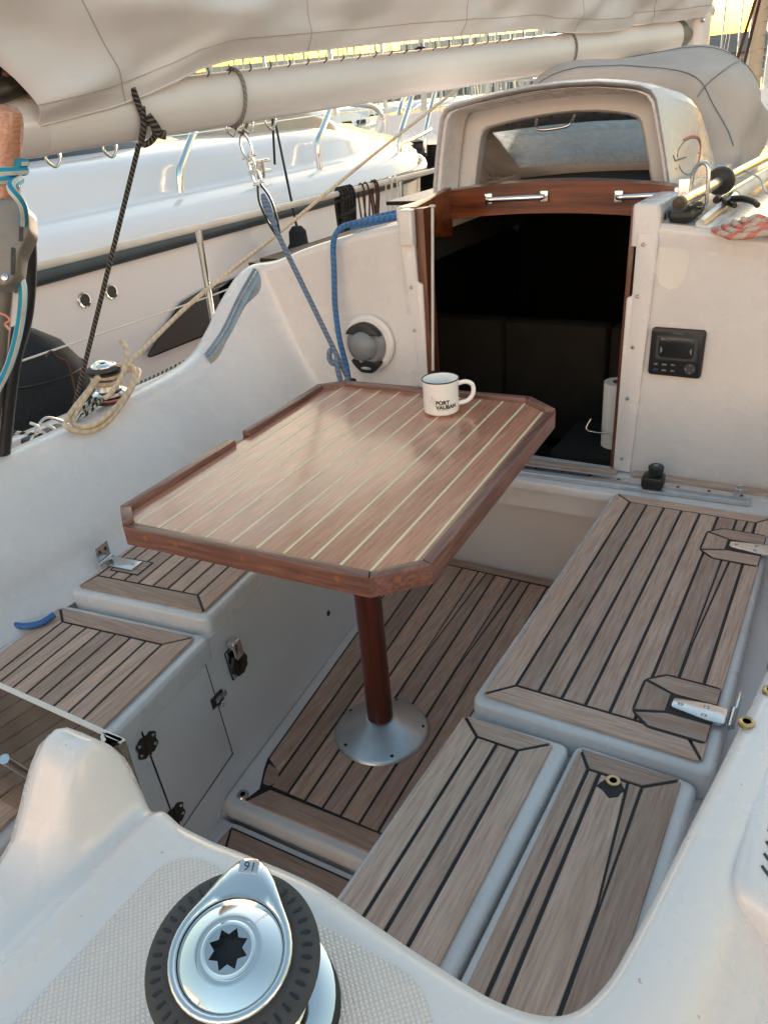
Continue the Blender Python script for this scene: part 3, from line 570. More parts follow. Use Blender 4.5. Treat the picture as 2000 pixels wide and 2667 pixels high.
# ================================================================== TABLE AND MUG
t = thing('cockpit_table', 'reddish wooden cockpit table with pale inlaid lines on a single post', 'table')
TT = Matrix.Translation((-.013, 1.247, 0)) @ Matrix.Rotation(R(3.2), 4, 'Z')
hw, hl, c = .318, .412, .058
oct_ = [(-hw + c * .9, -hl), (hw - c * 1.3, -hl), (hw, -hl + c * 1.2), (hw, hl - c * 1.1), (hw - c * 1.3, hl), (-hw + c, hl), (-hw, hl - c * .8), (-hw, -hl + c * .85)]
inn = inset(oct_, .021)
prism('underframe', inset(oct_, .03), .655, .676, 'rail_y', t, 0, TT)
w0, w1 = -hw + .021, hw - .021; n = 10; stp = (w1 - w0) / (n + .9)
def clipx(poly, a, b):
    for sgn, lim in ((1, a), (-1, b)):
        out = []
        for i in range(len(poly)):
            p, q = poly[i - 1], poly[i]; dp, dq_ = sgn * (p[0] - lim), sgn * (q[0] - lim)
            if dp * dq_ < 0: k = dp / (dp - dq_); out.append((p[0] + (q[0] - p[0]) * k, p[1] + (q[1] - p[1]) * k))
            if dq_ >= 0: out.append(q)
        poly = out
    return poly
edges = [w0] + [w0 + stp * (i + .75) for i in range(n + 1)] + [w1]
for i in range(len(edges) - 1):
    pl = clipx(inn, edges[i] + (.0026 if i else 0), edges[i + 1] - (.0026 if i < len(edges) - 2 else 0))
    if len(pl) > 2: prism('top_plank', pl, .676, .690, 'table_y', t, 0, TT)
    if 0 < i: prism('inlay', clipx(inn, edges[i] - .0026, edges[i] + .0026), .676, .6903, 'inlay', t, 0, TT)
def rail(p, q, pi, qi, mat, z1=.704, nm='fiddle'):
    return prism(nm, [p, q, qi, pi], .655, z1, mat, t, .004, TT)
for i in range(8):
    p, q, pi, qi = oct_[i], oct_[(i + 1) % 8], inn[i], inn[(i + 1) % 8]
    if i == 6:      # port fiddle with its gap
        L_ = lambda a, b, k: (lerp(a[0], b[0], k), lerp(a[1], b[1], k))
        prism('fiddle_base', [p, q, qi, pi], .655, .689, 'rail_y', t, .002, TT)
        for k0, k1 in ((0, .46), (.535, 1)): prism('fiddle', [L_(p, q, k0), L_(p, q, k1), L_(pi, qi, k1), L_(pi, qi, k0)], .689, .703, 'rail_y', t, .004, TT)
    else: rail(p, q, pi, qi, 'rail_x' if i in (0, 4) else 'rail_y', .693 if i in (0, 1, 2) else .702)
for x in (-.215, -.145, .0, .185): lathe('plug', [(0, .0008), (.0055, .0006), (.006, -.001)], 'plug', t, 14, TT @ Matrix.Translation((x, -hl - .0002, .678)) @ Matrix.Rotation(R(90), 4, 'X'))
dv = Vector((c * 1.3, c * 1.2, 0)).normalized()
for k in (.45, ): lathe('plug', [(0, .0008), (.0055, .0006), (.006, -.001)], 'plug', t, 14, TT @ frame((lerp(hw - c * 1.3, hw, k), lerp(-hl, -hl + c * 1.2, k), .678), dv, (0, 0, 1)))
base_p = Vector((.02, 1.18, 0))
lathe('leg', [(.031, .03), (.030, .3), (.0305, .656)], 'leg', t, 28, loc=base_p)
fl = lathe('foot_flange', [(.032, .050), (.037, .048), (.055, .035), (.107, .011), (.113, .006), (.114, .003)], 'alu', t, 48, loc=base_p)
for k in range(5): a = .4 + k * 2 * math.pi / 5 - 1.2; lathe('bolt', [(0, .0015), (.004, .001), (.0045, 0)], 'black', fl, 12, loc=base_p + Vector((math.cos(a) * .099, math.sin(a) * .099, .0148)))
mp_ = Vector(TT @ Vector((.066, .288, .6905)))
t = thing('mug', 'white enamel-style mug with dark rim standing on the table', 'mug')
MT = Matrix.Translation(mp_)
lathe('body', [(0, .004), (.030, .004), (.032, .0), (.036, .0015), (.0405, .006), (.0412, .012), (.0412, .072), (.0428, .0805), (.0425, .0815), (.0405, .0805), (.0388, .072), (.0388, .012), (.034, .007), (0, .007)], 'mug', t, 48, MT)
lathe('rim', [(.0429, .0800), (.0432, .0815), (.0424, .0828), (.0412, .0822), (.0410, .0808)], 'ink', t, 48, MT, closed=True)
va = math.atan2(RT.y, RT.x)
d_ = Vector((math.cos(va), math.sin(va), 0))
tube('handle', [mp_ + d_ * .040 + Vector((0, 0, .066)), mp_ + d_ * .058 + Vector((0, 0, .069)), mp_ + d_ * .073 + Vector((0, 0, .060)), mp_ + d_ * .074 + Vector((0, 0, .040)), mp_ + d_ * .062 + Vector((0, 0, .024)), mp_ + d_ * .040 + Vector((0, 0, .018))], .0052, 'mug', t, 14, 8)
MM = MT @ Matrix.Rotation(va, 4, 'Z')
text('lettering', 'PORT', .0125, MM @ Matrix.Translation((0, 0, .0315)), 'ink', t, False, (-.36, .0416), .05); text('lettering', 'VAUBAN', .0125, MM @ Matrix.Translation((0, 0, .0205)), 'ink', t, False, (-.36, .0416), .05)
def wrapq(a0, a1, z0, z1, r=.0416, nm='lettering', k=4):
    V = []; F = []
    for i in range(k + 1):
        a = lerp(a0, a1, i / k); V += [MM @ Vector((r * math.sin(a), -r * math.cos(a), z0)), MM @ Vector((r * math.sin(a), -r * math.cos(a), z1))]
    return obj(nm, V, [(2 * i, 2 * i + 2, 2 * i + 3, 2 * i + 1) for i in range(k)], 'ink', t, 0)
for a0, a1 in ((-.32, -.13), (-.09, .08), (.12, .36)): wrapq(a0, a1, .0175, .0181)
def mpt(a, z): return MM @ Vector((.0417 * math.sin(a), -.0417 * math.cos(a), z))
st = [mpt(-.52 + .30 * (1 if k % 2 == 0 else .3) * math.cos(k * math.pi / 4 + .25) * .7, .040 + .0125 * (1 if k % 2 == 0 else .3) * math.sin(k * math.pi / 4 + .25)) for k in range(8)]
tube('star_logo', st, .00022, 'ink', t, 5, closed=True, spline=False)
# ================================================================== WINCHES
def star(r1, r2, n=8):
    return [((r1 if k % 2 == 0 else r2) * math.cos(math.pi * k / n + .2), (r1 if k % 2 == 0 else r2) * math.sin(math.pi * k / n + .2)) for k in range(2 * n)]
def annulus_star(name, rout, sp, z0, z1, T, mat, parent):
    n = 16; V = []; F = []
    for z in (z1, z0):
        for x, y in sp: V.append(T @ Vector((x, y, z)))
    for k in range(n):
        a = math.pi * k / 8 + .2; V.append(T @ Vector((rout * math.cos(a), rout * math.sin(a), z1)))
    for k in range(n): k2 = (k + 1) % n; F += [(k, k2, 2 * n + k2, 2 * n + k), (k, n + k, n + k2, k2)]
    return obj(name, V, F, mat, parent, 20)
def winch(label, loc, k, rot, big=True, tilt=0):
    t = thing('winch', label, 'winch'); T = Matrix.Translation(loc) @ Matrix.Rotation(tilt, 4, Vector((math.cos(-.56), math.sin(.56), 0))) @ Matrix.Rotation(rot, 4, 'Z') @ Matrix.Scale(k, 4)
    lathe('base', [(.070, 0), (.070, .012), (.066, .018), (.060, .022)], 'black', t, 48, T)
    lathe('skirt', [(.060, .022), (.066, .026), (.068, .034), (.060, .040), (.050, .044)], 'chrome', t, 48, T)
    lathe('drum', [(.047, .042), (.042, .055), (.040, .075), (.042, .092), (.047, .104)], 'alu' if not big else 'chrome', t, 48, T)
    lathe('lower_jaw', [(.046, .103), (.060, .106), (.0625, .110), (.052, .116)], 'rubber', t, 48, T)
    j = lathe('upper_jaw', [(.050, .118), (.0635, .122), (.0665, .125), (.0665, .128), (.063, .131), (.050, .1345), (.042, .134)], 'rubber', t, 64, T)
    if big:
        for q in range(40):
            a = 2 * math.pi * q / 40
            if abs(((a - R(112) + math.pi) % (2 * math.pi)) - math.pi) < .42: continue
            prism('slot', rpoly([(-.0042, -.0008), (.002, -.0015), (.0045, 0), (.002, .0015), (-.0042, .0008)], .0006, 2), -.001, .0004, 'black', j, 0, T @ Matrix.Rotation(a, 4, 'Z') @ Matrix.Translation((.0575, 0, .1327)) @ Matrix.Rotation(R(15), 4, 'Y'))
    lathe('cap', [(.046, .133), (.0465, .137), (.044, .1395), (.0415, .1370), (.026, .1466), (.0245, .1470), (.0235, .1445), (.021, .1445), (.0205, .1465), (.0190, .1472), (.0175, .1466)], 'chrome', t, 64, T, caps=False)
    annulus_star('socket', .0178, star(.0155, .0105), .128, .1466, T, 'steel', t); lathe('socket_floor', [(0, .1262), (.0175, .1262)], 'black', t, 24, T)
    # self-tailing feeder arm with raised tongue
    a0 = R(112); prof = []
    V = []; F = []; n = 40
    for i in range(n):
        a = 2 * math.pi * i / n; d = ((a - a0 + math.pi) % (2 * math.pi)) - math.pi
        e = math.exp(-(abs(d) / .46) ** 1.9); ro = .0475 + .0235 * e; ri = .0405; zz = .1405 + .004 * e
        for r_, z_ in ((ri, .1385), (ri + .001, zz), (lerp(ri, ro, .5), zz + .0012), (ro - .0012, zz), (ro, zz - .002), (ro - .001, .133 + .003 * e)): V.append(T @ Vector((r_ * math.cos(a), r_ * math.sin(a), z_)))
    for i in range(n):
        for q in range(5): i2 = (i + 1) % n; F.append((i * 6 + q, i * 6 + q + 1, i2 * 6 + q + 1, i2 * 6 + q))
    fa = obj('feeder_arm', V, F, 'chrome', t, 60)
    if big:
        T2 = T @ Matrix.Rotation(a0 - R(90), 4, 'Z')
        prism('number_plate', rrect(-.0078, .0078, .0565, .0665, .001, 2), .1448, .1462, 'alu', fa, .0003, T2)
        text('number', '16', .0105, T2 @ Matrix.Translation((0, .0654, .1464)) @ Matrix.Rotation(math.pi, 4, 'Z'), 'rubber', fa)
    return t, T
wc = P(524, 2024, Z=.80); vw = Vector((wc.x - CAM.x, wc.y - CAM.y, 0)).normalized(); wc = wc + vw * .034
winch('large chrome self-tailing winch on the white pod in the foreground', (wc.x, wc.y, .650), 1.0, 0, True, R(14))
wp = P(243, 868, X=-.93)
wt, WT = winch('chrome winch wrapped with cream rope on the port coaming', (wp.x, wp.y, .66), .72, R(40), False)
lathe('red_band', [(.0706, .013), (.0708, .016), (.069, .018)], 'redprint', wt, 40, WT)
def wpt(r, a, z): return WT @ Vector((r * math.cos(a), r * math.sin(a), z))
# cream sheet: two turns on the drum, through the jaws, looped down over the coaming, and forward to the genoa block
pts = [P(1030, 160, Y=4.3)] + [P(x, y, X=X) for x, y, X in ((800, 340, -1.12), (600, 505, -1.05), (430, 640, -1.0), (330, 735, -.97))]
for q in range(14): pts.append(wpt(.051, 1.2 - q * .9, .066 + q * .0035))
pts += [wpt(.062, -10.8, .115), wpt(.066, -12.0, .100), P(300, 800, X=-.87), P(285, 840, X=-.83), P(240, 905, X=-.82), P(195, 932, X=-.83), P(150, 925, X=-.85), P(145, 905, X=-.87), P(190, 845, X=-.90), P(225, 800, X=-.92), P(270, 790, X=-.88), P(290, 800, X=-.86), P(275, 850, X=-.83), P(215, 912, X=-.82), P(165, 920, X=-.85), P(165, 890, X=-.88), P(215, 815, X=-.88)]
tag(tube('sheet_rope', pts, .0068, 'r_cream', n=10, k=6), 'thick cream rope running from the port winch up towards the bow', 'rope')
lp = [P(x, y, X=X) for x, y, X in ((262, 735, -.90), (275, 760, -.875), (265, 810, -.85), (240, 850, -.84), (225, 860, -.845))]
tag(tube('rope_tail', lp, .0068, 'r_cream', n=10), 'short cream rope tail hanging over the front of the port winch', 'rope')
cl = thing('deck_cleat', 'small chrome cleat with green flecked line aft of the port winch', 'cleat')
a, b = P(160, 912, X=-.89), P(215, 860, X=-.93); mm_ = (a + b) / 2
tube('horn', [a, a.lerp(b, .25) + Vector((0, 0, .006)), mm_ + Vector((0, 0, .008)), a.lerp(b, .75) + Vector((0, 0, .006)), b], lambda t: .0045 + .005 * math.sin(math.pi * t), 'chrome', cl, 12)
tube('foot', [mm_ + Vector((0, 0, .005)), mm_ - Vector((0, 0, .02))], .01, 'chrome', cl, 12, spline=False)
gl = [P(x, y, X=X) for x, y, X in ((-30, 930, -.97), (40, 935, -.95), (100, 940, -.93), (140, 938, -.92), (165, 900, -.90), (195, 868, -.90), (215, 862, -.9), (205, 880, -.88), (180, 900, -.88), (190, 880, -.91), (210, 872, -.91), (225, 862, -.92), (245, 850, -.97), (330, 815, -1.02), (400, 780, -1.04), (460, 752, -1.06))]
tag(tube('control_line', gl, .0045, 'r_green', n=8), 'green and white flecked line along the port coaming and cleat', 'rope')
# genoa car, track and block on the port side deck
t = thing('genoa_track', 'grey genoa track with car on the port side deck', 'track')
box('rail', -1.09, -1.06, -.3, 2.6, .49, .503, 'alu_dull', t, .003)
box('car', -1.115, -1.035, .98, 1.16, .495, .545, 'gel_grey', t, .01); lathe('car_knob', [(.014, 0), (.014, .02), (.01, .026), (0, .027)], 'gel', t, 16, loc=(-1.07, 1.02, .543))
for q, (x, y) in enumerate(((75, 930), (90, 945), (110, 935))): tube('lashing', [P(x - 10, y - 16, X=-1.03), P(x + 8, y - 8, X=-1.02), P(x + 12, y + 14, X=-1.02), P(x - 4, y + 22, X=-1.03)], .004, 'wire', t, 8)
bk = box('sheet_block', -1.10, -1.05, 1.2, 1.33, .50, .60, 'black', t, .012); tube('block_strap', [(-1.045, 1.2, .6), (-1.04, 1.26, .645), (-1.045, 1.33, .6)], .004, 'steel', bk, 8)
lathe('rope_clutch', [(.02, 0), (.02, .012), (0, .014)], 'steel', t, 16, loc=(-1.0, 1.62, .56))
box('winch_plinth', -1.04, -.86, 1.50, 1.95, .48, .56, 'gel', Yt, .02)
# ================================================================== ACRYLIC SCREEN, AFT
t = thing('acrylic_screen', 'clear acrylic sheet with curled edge beside the white pod', 'acrylic sheet')
pl = [(-.62, .452), (.075, .447), (.098, .443), (.112, .432), (.116, .418), (.110, .406), (.094, .400)]
pth = catmull([(a, b, 0) for a, b in pl], 6); off = []
for i, p in enumerate(pth):
    d = (pth[min(i + 1, len(pth) - 1)] - pth[max(i - 1, 0)]).normalized(); off.append((p, Vector((-d.y, d.x, 0))))
ring = [p + nn * .0035 for p, nn in off] + [p - nn * .0035 for p, nn in off[::-1]]
prism('sheet', [(q.x, q.y) for q in ring], .30, .657, 'acrylic', t, 0)
prism('edge_trim', [(q.x, q.y) for q in [p + nn * .0037 for p, nn in off] + [p - nn * .0037 for p, nn in off[::-1]]], .657, .6595, 'frost', t, .0008)
tag(tube('steel_rod', [P(10, 1640, Y=.33), P(62, 1672, Y=.36)], .006, 'chrome', n=12, spline=False), 'short chrome rod end poking out beside the white pod', 'rod')
# ================================================================== BULKHEAD INSTRUMENTS
t = thing('vent_cowl', 'round black and grey ventilator on the port bulkhead', 'ventilator')
BC = yplane(1.998) @ Matrix.Translation((-.442, .690, 0)); 
lathe('flange', [(.086, -.012), (.086, -.004), (.080, .004), (.07, .006), (0, .006)], 'gel_bright', t, 48, BC)
lathe('shell', [(.068, .005), (.067, .014), (.060, .022), (.0, .026)], 'grey_plastic', t, 40, BC); lathe('dome', [(.046, .02), (.044, .034), (.036, .046), (.02, .054), (0, .056)], 'grey_plastic', t, 36, BC)
def sector(r0, r1, a0, a1, n=14): return [(r1 * math.cos(lerp(a0, a1, k / n)), r1 * math.sin(lerp(a0, a1, k / n))) for k in range(n + 1)] + [(r0 * math.cos(lerp(a1, a0, k / n)), r0 * math.sin(lerp(a1, a0, k / n))) for k in range(n + 1)]
prism('visor', [(.069 * math.cos(a), .069 * math.sin(a)) for a in [R(28) + R(124) * k / 16 for k in range(17)]], .012, .034, 'black', t, .006, BC)
prism('visor_lower', rpoly([(-.055, -.048), (.055, -.048), (.046, -.065), (.02, -.088), (-.02, -.088), (-.046, -.065)], .01), .008, .024, 'black', t, .005, BC)
prism('badge', [(.018 * math.cos(2 * math.pi * k / 20), -.072 + .005 * math.sin(2 * math.pi * k / 20)) for k in range(20)], .022, .0255, 'alu', t, .001, BC)
lathe('pull', [(.006, 0), (.005, .012), (0, .014)], 'grey_plastic', t, 12, BC @ Matrix.Translation((-.006, -.045, .03)))
t = thing('chart_plotter', 'black marine display unit with screen and keypad on the starboard bulkhead', 'display')
BC = yplane(2.0315) @ Matrix.Translation((.457, .722, 0))
prism('case', rpoly([(-.066, -.060), (.064, -.062), (.066, .060), (-.064, .062)], .01), 0, .014, 'black', t, .005, BC)
prism('screen_frame', rrect(-.050, .050, -.018, .044, .006), .013, .0152, 'rubber', t, .001, BC); prism('screen', rrect(-.043, .043, -.012, .040, .014), .0145, .0158, 'screen', t, .0004, BC)
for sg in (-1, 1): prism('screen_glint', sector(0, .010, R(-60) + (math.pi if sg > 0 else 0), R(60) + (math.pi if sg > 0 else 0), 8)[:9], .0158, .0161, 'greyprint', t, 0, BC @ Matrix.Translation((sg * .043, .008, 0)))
for i in range(3):
    for j in range(2):
        b_ = prism('key', rrect(-.006, .006, -.003, .003, .0015, 2), .014, .0162, 'rubber' if (i, j) != (0, 1) else 'bluecv', t, .0006, BC @ Matrix.Translation((-.046 + i * .021, -.030 - j * .015, 0)))
        text('key_label', (('DISP', 'RANGE', 'MENU'), ('', 'EVENT', 'ENT'))[j][i] or '·', .0032, BC @ Matrix.Translation((-.046 + i * .021, -.031 - j * .015, .0164)), 'wire', b_)
kp = lathe('cursor_pad', [(.014, .013), (.014, .016), (.012, .0175), (.004, .0168), (0, .0168)], 'rubber', t, 28, BC @ Matrix.Translation((.037, -.037, 0)))
for k in range(4): prism('arrow', [(-.0012, .009), (.0012, .009), (0, .011)], .0170, .0178, 'wire', kp, 0, BC @ Matrix.Translation((.037, -.037, 0)) @ Matrix.Rotation(k * math.pi / 2, 4, 'Z'))
text('lettering', 'FURUNO', .0062, BC @ Matrix.Translation((0, .0495, .0142)), 'greyprint', t)
tr = thing('paper_roll', 'white kitchen paper roll standing inside the dark cabin doorway', 'paper roll'); pr_ = P(1299, 962, Y=2.22)
lathe('roll', [(.018, 0), (.042, 0), (.042, .2), (.018, .2)], 'paper', tr, 24, loc=(pr_.x + .035, 2.24, pr_.z), closed=True); lathe('tube', [(.016, .001), (.0178, .001), (.0178, .201), (.016, .201)], 'plug', tr, 16, loc=(pr_.x + .035, 2.24, pr_.z), closed=True)
tube('holder', [(pr_.x - .03, 2.2, pr_.z + .09), (pr_.x - .04, 2.19, pr_.z + .06), (pr_.x - .01, 2.185, pr_.z + .055), (pr_.x + .05, 2.188, pr_.z + .058)], .0025, 'steel', tr, 6)
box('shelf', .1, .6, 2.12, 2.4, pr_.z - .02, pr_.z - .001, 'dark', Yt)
# ================================================================== SPRAY HOOD
t = thing('spray_hood', 'white moulded spray hood with window over the companionway', 'spray hood')
HP = [(-.372, 1.03), (-.367, 1.10), (-.355, 1.18), (-.342, 1.25), (-.333, 1.285), (-.318, 1.305), (-.295, 1.313), (-.22, 1.325), (-.14, 1.335), (-.05, 1.343), (.04, 1.346), (.13, 1.342), (.20, 1.333), (.245, 1.324), (.272, 1.312), (.288, 1.292), (.30, 1.25), (.318, 1.18), (.337, 1.10), (.352, 1.03)]
def wide(y, z): return 1 + (.26 * ss(2.36, 2.52, y)) * max(0, z - 1.03) / .28
def hs(y, k, sx=1.0, dz=0, drop=0): return [(x * sx * wide(y, z), y, 1.03 + max(0, (z - 1.03)) * k + dz) for x, z in HP]
st_ = [(2.352, .985, 1.0), (2.345, 1.0, 1.002), (2.355, 1.003, 1.004), (2.40, .99, 1.004), (2.46, .93, 1.005), (2.50, .86, 1.006), (2.53, .80, 1.007), (2.60, .68, 1.007), (2.66, .58, 1.007), (2.72, .46, 1.006), (2.78, .35, 1.004), (2.84, .24, 1.0), (2.9, .12, .99), (2.93, 0.0, .98)]
win = lambda i, j: 7 <= i <= 10 and 7 <= j <= 12
sh = loft('shell', [hs(*q) for q in st_], 'gel', t, skip=win, smooth=26)
md = sh.modifiers.new('thick', 'SOLIDIFY'); md.thickness = .014; md.offset = 0
gl_ = loft('window', [hs(y, k - .004, sx * .998)[7:14] for y, k, sx in st_[7:12]], 'glass', t)
md = gl_.modifiers.new('thick', 'SOLIDIFY'); md.thickness = .004; md.offset = -1
def arch(y, sx, k, dy=0): return [(x * sx + .0, y, 1.03 + (z - 1.03) * k) for x, z in HP]
loft('rim_lip', [arch(2.352, .985, .985), arch(2.352, .955, .962), arch(2.36, .945, .955), arch(2.46, .93, .935)], 'gel', t)
loft('inner_arch', [arch(2.47, .95, .92), arch(2.455, .80, .78), arch(2.462, .775, .76), arch(2.50, .77, .755), arch(2.52, .80, .76)], 'gel_grey', t)
tube('grab_handle', [(-.075, 2.452, 1.258), (-.07, 2.43, 1.245), (-.055, 2.42, 1.232), (.02, 2.42, 1.236), (.035, 2.43, 1.249), (.038, 2.452, 1.262)], .0045, 'steel', t, 8)
for x in (-.19, -.05, .08, .19): lathe('fastener', [(0, .004), (.005, .003), (.006, 0)], 'rubber', t, 12, Matrix.Translation((x, 2.5, 1.03 + .74 * (interp(HP, x) - 1.03) )) @ Matrix.Rotation(R(90), 4, 'X'))
# logo on its starboard cheek
def cheek(y, h): 
    hit = BV.ray_cast(Vector((1.2, y, h)), Vector((-1, 0, 0)))[0]; return Vector((hit.x + .0004 if hit else .36, y, h))
from mathutils.bvhtree import BVHTree
bpy.context.view_layer.update(); BV = BVHTree.FromObject(sh, bpy.context.evaluated_depsgraph_get())
LC = (2.475, 1.14)
def lg(pts, r, m, nm='logo'): return tube(nm, [cheek(LC[0] + a, LC[1] + b) for a, b in pts], r, m, t, 6, spline=False)
ci = lambda r, a0, a1, e=.62: [(r * .95 * math.cos(R(lerp(a0, a1, k / 20))), r * e * math.sin(R(lerp(a0, a1, k / 20)))) for k in range(21)]
lg(ci(.082, -80, 120), .0028, 'redprint'); lg(ci(.074, 30, 175), .0014, 'greyprint'); lg(ci(.074, 200, 320), .0014, 'greyprint'); lg([(-.09, -.002), (.06, .004)], .0022, 'greyprint'); lg([(-.09, -.002), (-.1, .012)], .0022, 'greyprint'); lg([(-.095, -.022), (-.08, -.022)], .0014, 'greyprint')
# ================================================================== COACHROOF GEAR
t = thing('covered_dinghy', 'bulky grey canvas-covered bundle lashed on the coachroof ahead of the hood', 'canvas cover')
secs = []
CY = [(2.93, .52), (2.945, .80), (2.99, .93), (3.1, 1.0), (3.35, 1.02), (3.6, 1.04), (3.85, 1.03), (4.0, .98), (4.08, .88), (4.11, .6)]
for y, k in CY:
    q = []
    for i in range(33):
        a = math.pi * (1.06 - 1.12 * i / 32); ca, sa = math.cos(a), math.sin(a); e = .5
        x = .02 + (lerp(.405, .27, ss(3.0, 4.1, y)) + .012 * math.sin(y * 7)) * k ** .35 * (abs(ca) ** e) * (1 if ca > 0 else -1); z = 1.02 + .385 * k * (abs(sa) ** .62 if sa > 0 else -.02)
        f = .026 * math.sin(7 * y + 9 * x + 5 * z) + .020 * math.sin(13 * y - 8 * z + 4 * x) + .012 * math.sin(29 * y + 17 * z - 9 * x) ; z += f * sa * .6; x += f * ca * 1.6 + (.018 * math.sin(16 * y + 11 * z) * ss(1.33, 1.1, z) if ca > 0 else 0)
        q.append(Vector((x, y, max(1.0, z))))
    secs.append(q)
# refine along y
n_ = len(secs[0]); cols = [catmull([s_[j] for s_ in secs], 5) for j in range(n_)]
loft('canvas', [[cols[j][i] for j in range(n_)] for i in range(len(cols[0]))], 'canvas', t, smooth=80, cap=True)
sm = [cols[22][i] + Vector((.003, 0, .002)) for i in range(6, len(cols[0]) - 3)]; tube('seam', sm, .0018, 'greyprint', t, 6, spline=False)
for i_ in (9, 19, 30): tube('seam', [cols[j][i_] + Vector((.002, -.001, .003)) for j in range(6, 30)], .0016, 'greyprint', t, 5, spline=False)
tube('hem', [cols[31][i] + Vector((.008, 0, -.004)) for i in range(3, len(cols[0]) - 1)], .012, 'black', t, 8, spline=False)
t = thing('handrail', 'long stainless tube lying along the starboard side of the coachroof', 'pole')
tube('tube', [P(1466, 440, Z=1.085), P(1580, 378, Z=1.085), P(1690, 322, Z=1.085)], .014, 'steel', t, 16, spline=False)
e0 = P(1466, 440, Z=1.085); dd = (P(1690, 322, Z=1.085) - e0).normalized(); lathe('end_cap', [(0, .003), (.0145, .002), (.0155, -.012), (.014, -.012)], 'bronze', t, 20, frame(e0, dd.orthogonal(), dd.cross(dd.orthogonal())) @ Matrix.Rotation(math.pi, 4, 'X'))
lathe('rubber_collar', [(.014, -.012), (.032, -.012), (.036, -.004), (.036, .004), (.032, .012), (.014, .012)], 'black', t, 24, frame(P(1556, 391, Z=1.085), dd.orthogonal(), dd.cross(dd.orthogonal())))
t2_ = thing('pole_bracket', 'bent steel hook holding the stainless tube beside the hood', 'bracket'); hk = P(1510, 415, Z=1.09)
tube('hook', [hk + Vector(v) for v in ((-.02, .01, -.05), (-.022, .01, .03), (-.005, .0, .062), (.016, -.01, .055), (.02, -.012, .0), (.018, -.01, -.03), (.0, 0, -.034))], .005, 'steel', t2_, 8); box('hook_plate', hk.x - .05, hk.x - .024, hk.y, hk.y + .012, 1.04, 1.12, 'steel', t2_, .002)
for x_, y_ in ((1478, 462), ): 
    pd = P(x_, y_, Z=1.03); loft('pole_pedestal', [[(pd.x + a * q, pd.y + b * q, z) for a, b in ((-.02, -.03), (.03, -.03), (.03, .06), (-.02, .06))] for q, z in ((1.5, 1.02), (1.0, 1.05), (.8, 1.07), (.6, 1.073))], 'gel', Yt, True, True)
t = thing('boat_hook', 'boathook with pale wooden shaft and dark metal hook on the coachroof', 'boathook')
a, b = P(1585, 425, Z=1.05), P(1720, 338, Z=1.05); tube('shaft', [a, b], .016, 'wire', t, 14, spline=False); dd = (a - b).normalized()
tube('ferrule', [a, a + dd * .05], lambda q: .014 - .004 * q, 'chrome', t, 14, spline=False); q0 = a + dd * .05
tube('hook', [q0, q0 + Vector((.03, -.02, .004)), q0 + Vector((.06, -.045, 0)), q0 + Vector((.075, -.07, -.006))], lambda q: .009 - .002 * q, 'bronze', t, 10); tube('prong', [q0, q0 + dd * .05 + Vector((-.004, 0, .0))], lambda q: .01 - .004 * q, 'bronze', t, 10)
t = thing('spare_tube', 'thin stainless tube with end fitting between the pole and the boathook', 'pole')
a, b = P(1550, 430, Z=1.05), P(1700, 340, Z=1.05); tube('tube', [a, b], .011, 'steel', t, 12, spline=False); tube('end_fitting', [a, a + (a - b).normalized() * .02], .009, 'bronze', t, 10, spline=False); tube('fork', [a, a + Vector((.03, -.03, -.006)), a + Vector((.05, -.05, -.01))], .007, 'bronze', t, 8)
tube('lashing', [P(1600, 365, Z=1.09), P(1640, 385, Z=1.07), P(1650, 410, Z=1.05), P(1665, 425, Z=1.045)], .003, 'wire', t, 6)
t = thing('genoa_lead_track', 'flat aluminium track end on the coachroof beside the coiled rope', 'track'); a, b = P(1512, 484, Z=1.026), P(1590, 420, Z=1.045)
tube('rail', [a, b], .012, 'alu', t, 6, spline=False)
rc = P(1632, 492, Z=1.02); coil = []
for q in range(60): a_ = q * .42; rr_ = .085 - .00115 * q; coil.append((rc.x + rr_ * 1.15 * math.cos(a_), rc.y + rr_ * math.sin(a_), 1.015 + .004 * math.sin(q * 1.7) + .011 * (q // 15) * .6))
tag(tube('rope_coil', coil, .0075, 'r_red', n=8, k=4), 'coiled red and white flecked rope at the right on the coachroof', 'rope')
wn = box('roof_vent_hatch', .405, .46, 2.04, 2.2, 1.028, 1.06, 'black', None, .012); tag(wn, 'small black fitting tucked behind the starboard hatch coaming', 'deck fitting')
# vent grille on the starboard coaming
t = thing('air_vent', 'white louvred air vent at the right edge of the starboard coaming', 'vent'); vp = P(1650, 1800, X=.93)
T2 = Matrix.Translation((.886, .655, .588)) @ Matrix.Rotation(R(30), 4, 'Y')
prism('housing', rpoly([(-.085, -.09), (.09, -.09), (.09, .16), (-.085, .16)], .03), -.03, .03, 'gel', t, .015, T2, seg=3)
for k in range(11): tube('louvre', [T2 @ Vector((-.066, -.045 + k * .016, .0302)), T2 @ Vector((-.05, -.052 + k * .016, .0308)), T2 @ Vector((.0, -.058 + k * .016, .0308)), T2 @ Vector((.06, -.062 + k * .016, .0308))], .0018, 'rubber', t, 6)
